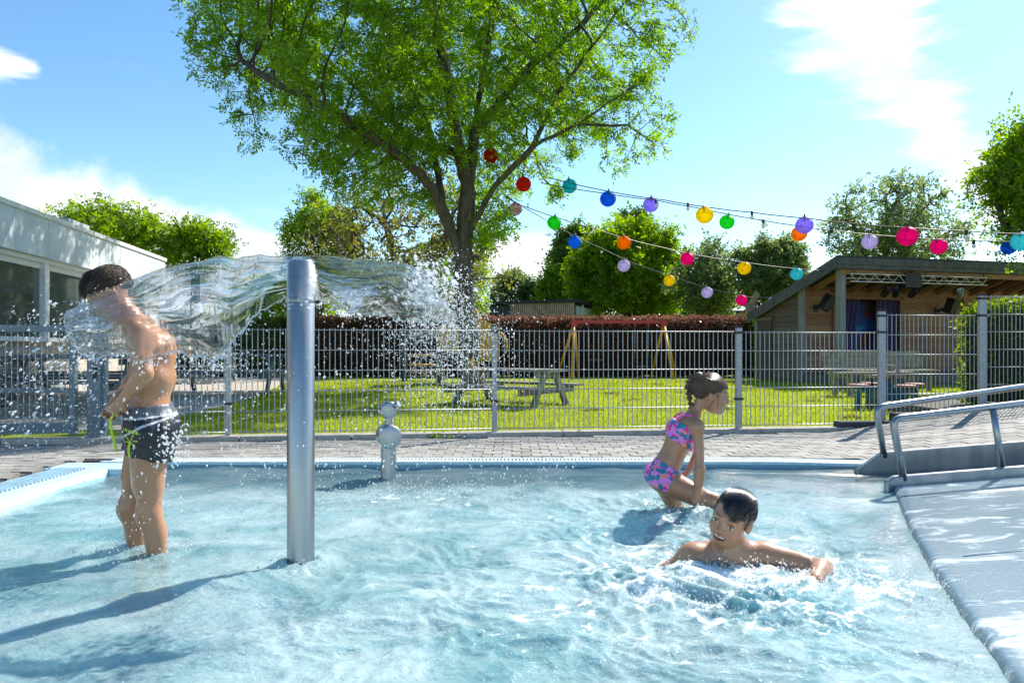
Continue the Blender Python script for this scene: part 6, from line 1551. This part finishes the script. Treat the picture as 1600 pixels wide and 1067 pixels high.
    bk = bpy.data.materials.new('floral_cloth'); bk.use_nodes = True; N, link, M = NT(bk.node_tree); tc = N('ShaderNodeTexCoord'); nz_ = N('ShaderNodeTexNoise'); nz_.inputs['Scale'].default_value = 22; nz_.inputs['Detail'].default_value = 2; link(tc.outputs['Object'], nz_.inputs['Vector'])
    vm = N('ShaderNodeVectorMath', operation='MULTIPLY_ADD'); vm.inputs[1].default_value = (.05, .05, .05); link(nz_.outputs['Color'], vm.inputs[0]); link(tc.outputs['Object'], vm.inputs[2])
    vo = N('ShaderNodeTexVoronoi'); vo.inputs['Scale'].default_value = 42; link(vm.outputs[0], vo.inputs['Vector']); sp_ = N('ShaderNodeSeparateColor'); link(vo.outputs['Color'], sp_.inputs[0])
    cr = N('ShaderNodeValToRGB'); link(sp_.outputs[0], cr.inputs[0]); cr.color_ramp.interpolation = 'CONSTANT'; el_ = cr.color_ramp.elements; el_[0].position = 0; el_[0].color = (.80, .22, .62, 1); el_[1].position = .36; el_[1].color = (.02, .20, .33, 1)
    for (q, c_) in ((.60, (.80, .02, .28, 1)), (.80, (.55, .22, .66, 1)), (.90, (.95, .30, .10, 1))): e_ = el_.new(q); e_.color = c_
    b_ = N('ShaderNodeBsdfPrincipled'); link(cr.outputs[0], b_.inputs['Base Color']); b_.inputs['Roughness'].default_value = .5; bb = N('ShaderNodeBump'); bb.inputs['Strength'].default_value = .4; bb.inputs['Distance'].default_value = .004; link(nz_.outputs['Fac'], bb.inputs['Height']); link(bb.outputs[0], b_.inputs['Normal']); o_ = N('ShaderNodeOutputMaterial'); link(b_.outputs[0], o_.inputs[0])
    TB = Body(); TB.add = A[:4]+[A[7], A[8]]      # trunk only
    ax = (p(.125, 0, .40)-p(.0, 0, .14)); ax /= np.linalg.norm(ax)
    def top(q):
        s_ = (q-p(0, 0, .14))@ax; l = (q-O)@L; f = (q-O)@F; ruf = .007*np.maximum(0, .215-s_)/.02*np.abs(np.sin(f*60+l*70)); ruf = np.clip(ruf, 0, .01)
        band = np.maximum(s_-.292+.0*f, .188-.1*(f-.08)-s_+.004*np.sin(f*120))
        return np.maximum(TB.sdf(q)-.006-ruf, band)
    mesh_from(top, 'bikini_top', p(.08, 0, .33)-V3(.16, .16, .16), p(.08, 0, .33)+V3(.16, .16, .16), .0034, bk, t, org, 0)
    for s_ in (-1, 1):
        pts = [p(.055, .075*s_, .405), p(.075, .072*s_, .445), p(.110, .068*s_, .462), p(.150, .070*s_, .455), p(.178, .072*s_, .415)]
        MB().tube([Vector(q-org) for q in pts], .0065, 8).build('strap', mat('pink_strap', (.80, .12, .50), .5) if 'pk' not in M_ else M_['pk'], t)
    PB = Body(); PB.add = A[:2]+[A[5], A[6]]+[q for q in A if isinstance(q, RC) and (np.allclose(q.a, p(.0, -.065, .105)) or np.allclose(q.a, p(.0, .065, .10)))]
    def bot(q):
        l = q-O; f = l@F; y = np.abs(l@L); s_ = (q-p(0, 0, .14))@ax; legcut = (f-.045+.55*(.10-q[:, 2])*0)-.0
        # waist line, and leg openings rising to the side
        return np.maximum(np.maximum(PB.sdf(q)-.005, s_-.058+.02*(f)), np.maximum(-.075-s_, (f-.050)-.62*(q[:, 2]-.115)))
    mesh_from(bot, 'bikini_bottom', p(0, 0, .12)-V3(.16, .16, .16), p(0, 0, .12)+V3(.16, .16, .16), .0034, bk, t, org, 0)
    eyes(t, hc, Rm, hs, org, openz=.0028)
girl()

# ---------------- swimming boy
def boy_swimming():
    O = V3(.878, 2.72, .018); U = V3(0, 0, 1); B = Body(); A = B.add
    hc = O+V3(0, 0, .140); fw = V3(-.66, -.72, -.10); hs = 1.03
    fw /= np.linalg.norm(fw); side = np.cross(U, fw); side /= np.linalg.norm(side); up0 = np.cross(fw, side); roll = R(19); upv = up0*math.cos(roll)+side*math.sin(roll)
    Rm = frame(fw, upv); head_prims(B, hc, Rm, hs, 1)
    neck = O+V3(.005, .045, .0)
    A += [RC(hc-upv*.045-fw*.02, neck, .046, .052, .03)]
    sl, sr = O+V3(.145, .03, -.022), O+V3(-.150, .02, -.022)
    A += [RC(neck+V3(0, 0, -.03), neck+V3(.02, .10, -.13), .066, .075, .06, V3(1, 0, 0), 1.7), RC(neck+V3(0, 0, -.015), sl, .040, .044, .05), RC(neck+V3(0, 0, -.015), sr, .040, .044, .05), EL(sl, (.052, .052, .050), .05), EL(sr, (.052, .052, .050), .05), RC(neck+V3(.02, .10, -.13), neck+V3(.1, .42, -.16), .075, .07, .05, V3(1, 0, 0), 1.4)]
    el, wr = O+V3(.320, -.085, -.030), O+V3(.235, -.215, -.030)
    A += [RC(sl, el, .042, .033, .03), RC(sl+(el-sl)*.3, sl+(el-sl)*.6, .042, .038, .03), RC(el, wr, .034, .024, .02), RC(el+(wr-el)*.15, el+(wr-el)*.4, .035, .031, .02)]
    hand_prims(B, wr, V3(-.93, -.30, .02), V3(0, 0, -1), .95, .30, 1)
    el, wr = O+V3(-.30, .02, -.10), O+V3(-.40, -.16, -.15); A += [RC(sr, el, .042, .033, .03), RC(el, wr, .034, .024, .02)]; hand_prims(B, wr, V3(-.4, -.9, 0), V3(0, 0, -1), .95, .35, -1)
    for s_ in (-1, 1): A += [RC(neck+V3(.1+.07*s_, .42, -.165), neck+V3(.13+.09*s_, .80, -.175), .062, .046, .04), RC(neck+V3(.13+.09*s_, .80, -.175), neck+V3(.15+.1*s_, 1.14, -.18), .045, .028, .03)]
    t = thing('person', 'smiling child with dark fringe swimming with one arm on the water', 'person', (O[0], O[1], -.25)); org = np.array(t.location); skin = (.45, .230, .128)
    def paint(V):
        c = np.tile(np.array(skin), (len(V), 1)); Lc = head_local(V, hc, Rm, hs); x, y, z = Lc.T; inh = np.linalg.norm(Lc/np.array([.125, .1, .125]), axis=1) < 1
        m = smst(-x+.045+.25*(z-.0), 0, .016)*smst(z+.012+.5*(-x-.02)*(x < -.02), 0, .02)*inh*(np.abs(y) < .0765); c = mixc(c, .78*np.clip(m, 0, 1), (.085, .070, .062)); return face_paint(c, Lc, skin, (.035, .022, .018), mouth=1)
    mesh_from(B.sdf, 'body', O+V3(-.60, -.42, -.27), O+V3(.45, 1.25, .33), .0046, SKIN, t, org, 1, paint)
    HB = Body(); head_prims(HB, hc, Rm, hs); HB.sub = []; HB.add = HB.add[:2]
    def hair(q):
        l = head_local(q, hc, Rm, hs); x, y, z = l.T; g = .0016*noise2(y*190+x*20, x*20, 4)+.0012*noise2(y*330, x*40, 6); d = HB.sdf(q)-(.0055+.004*smst(x, .02, .07))*hs-g
        fr = .046+.010*noise2(y*75, y*0+3, 7)+.020*(y < -.0)*0; low = np.where(x > .035, fr+.022*smst(-y, .0, .03)-.010*smst(y, .0, .05), .066-.10*(x-.035)*0+.008*noise2(x*60, y*30, 9))
        return np.maximum(d, np.maximum((low-z)*hs, (-x-.085)*hs))
    mesh_from(hair, 'hair', hc-.16, hc+.16, .0030, hair_mat('hair_black_wet', (.014, .011, .010), .28), t, org, 0)
    eyes(t, hc, Rm, hs, org, look=(1, .0, 0), openz=.0056)
    g = np.random.default_rng(8); hm = mat('hair_black_strand', (.012, .010, .010), .22, spec=.6)
    q = g.uniform([-.07, -.055, .09], [.03, .055, .12], (520, 3)); strands(HB, hc, Rm, hs, q, lambda l: np.stack([1+0*l[:, 0], .35+l[:, 1]*2, -.1+0*l[:, 0]], 1), 16, .0068, .0075, .0015, 'hair_strands', hm, t, org, 6, .16)
    q = g.normal(size=(9000, 3)); q /= np.linalg.norm(q, axis=1)[:, None]; q = q*.1; q = q[(q[:, 2] < .064) & (q[:, 2] > -.02+.25*np.maximum(q[:, 0], 0)) & (q[:, 0] < .030)][:2600]
    strands(HB, hc, Rm, hs, q, lambda l: np.stack([.2+0*l[:, 0], 0*l[:, 0], -1+0*l[:, 0]], 1), 4, .0022, .0006, .0007, 'hair_strands', mat('hair_shaved', (.045, .038, .034), .5), t, org, 7, .4, lift=.0015)
    # upper teeth
    mbx = MB()
    for k in range(-3, 4):
        y = k*.0052; W = lambda a, b_, c_: Vector(hc+Rm@(np.array([a, b_, c_])*hs)-org); x = .0862-abs(k)**2*.0006
        V = [W(x, y-.0024, -.0500), W(x, y+.0024, -.0500), W(x, y+.0022, -.0570), W(x, y-.0022, -.0570), W(x-.005, y-.0024, -.0500), W(x-.005, y+.0024, -.0500), W(x-.005, y+.0022, -.0570), W(x-.005, y-.0022, -.0570)]
        mbx.add(V, [(0, 1, 2, 3), (5, 4, 7, 6), (4, 0, 3, 7), (1, 5, 6, 2), (3, 2, 6, 7), (4, 5, 1, 0)])
    mbx.build('teeth', mat('tooth', (.80, .77, .70), .25), t)
boy_swimming()
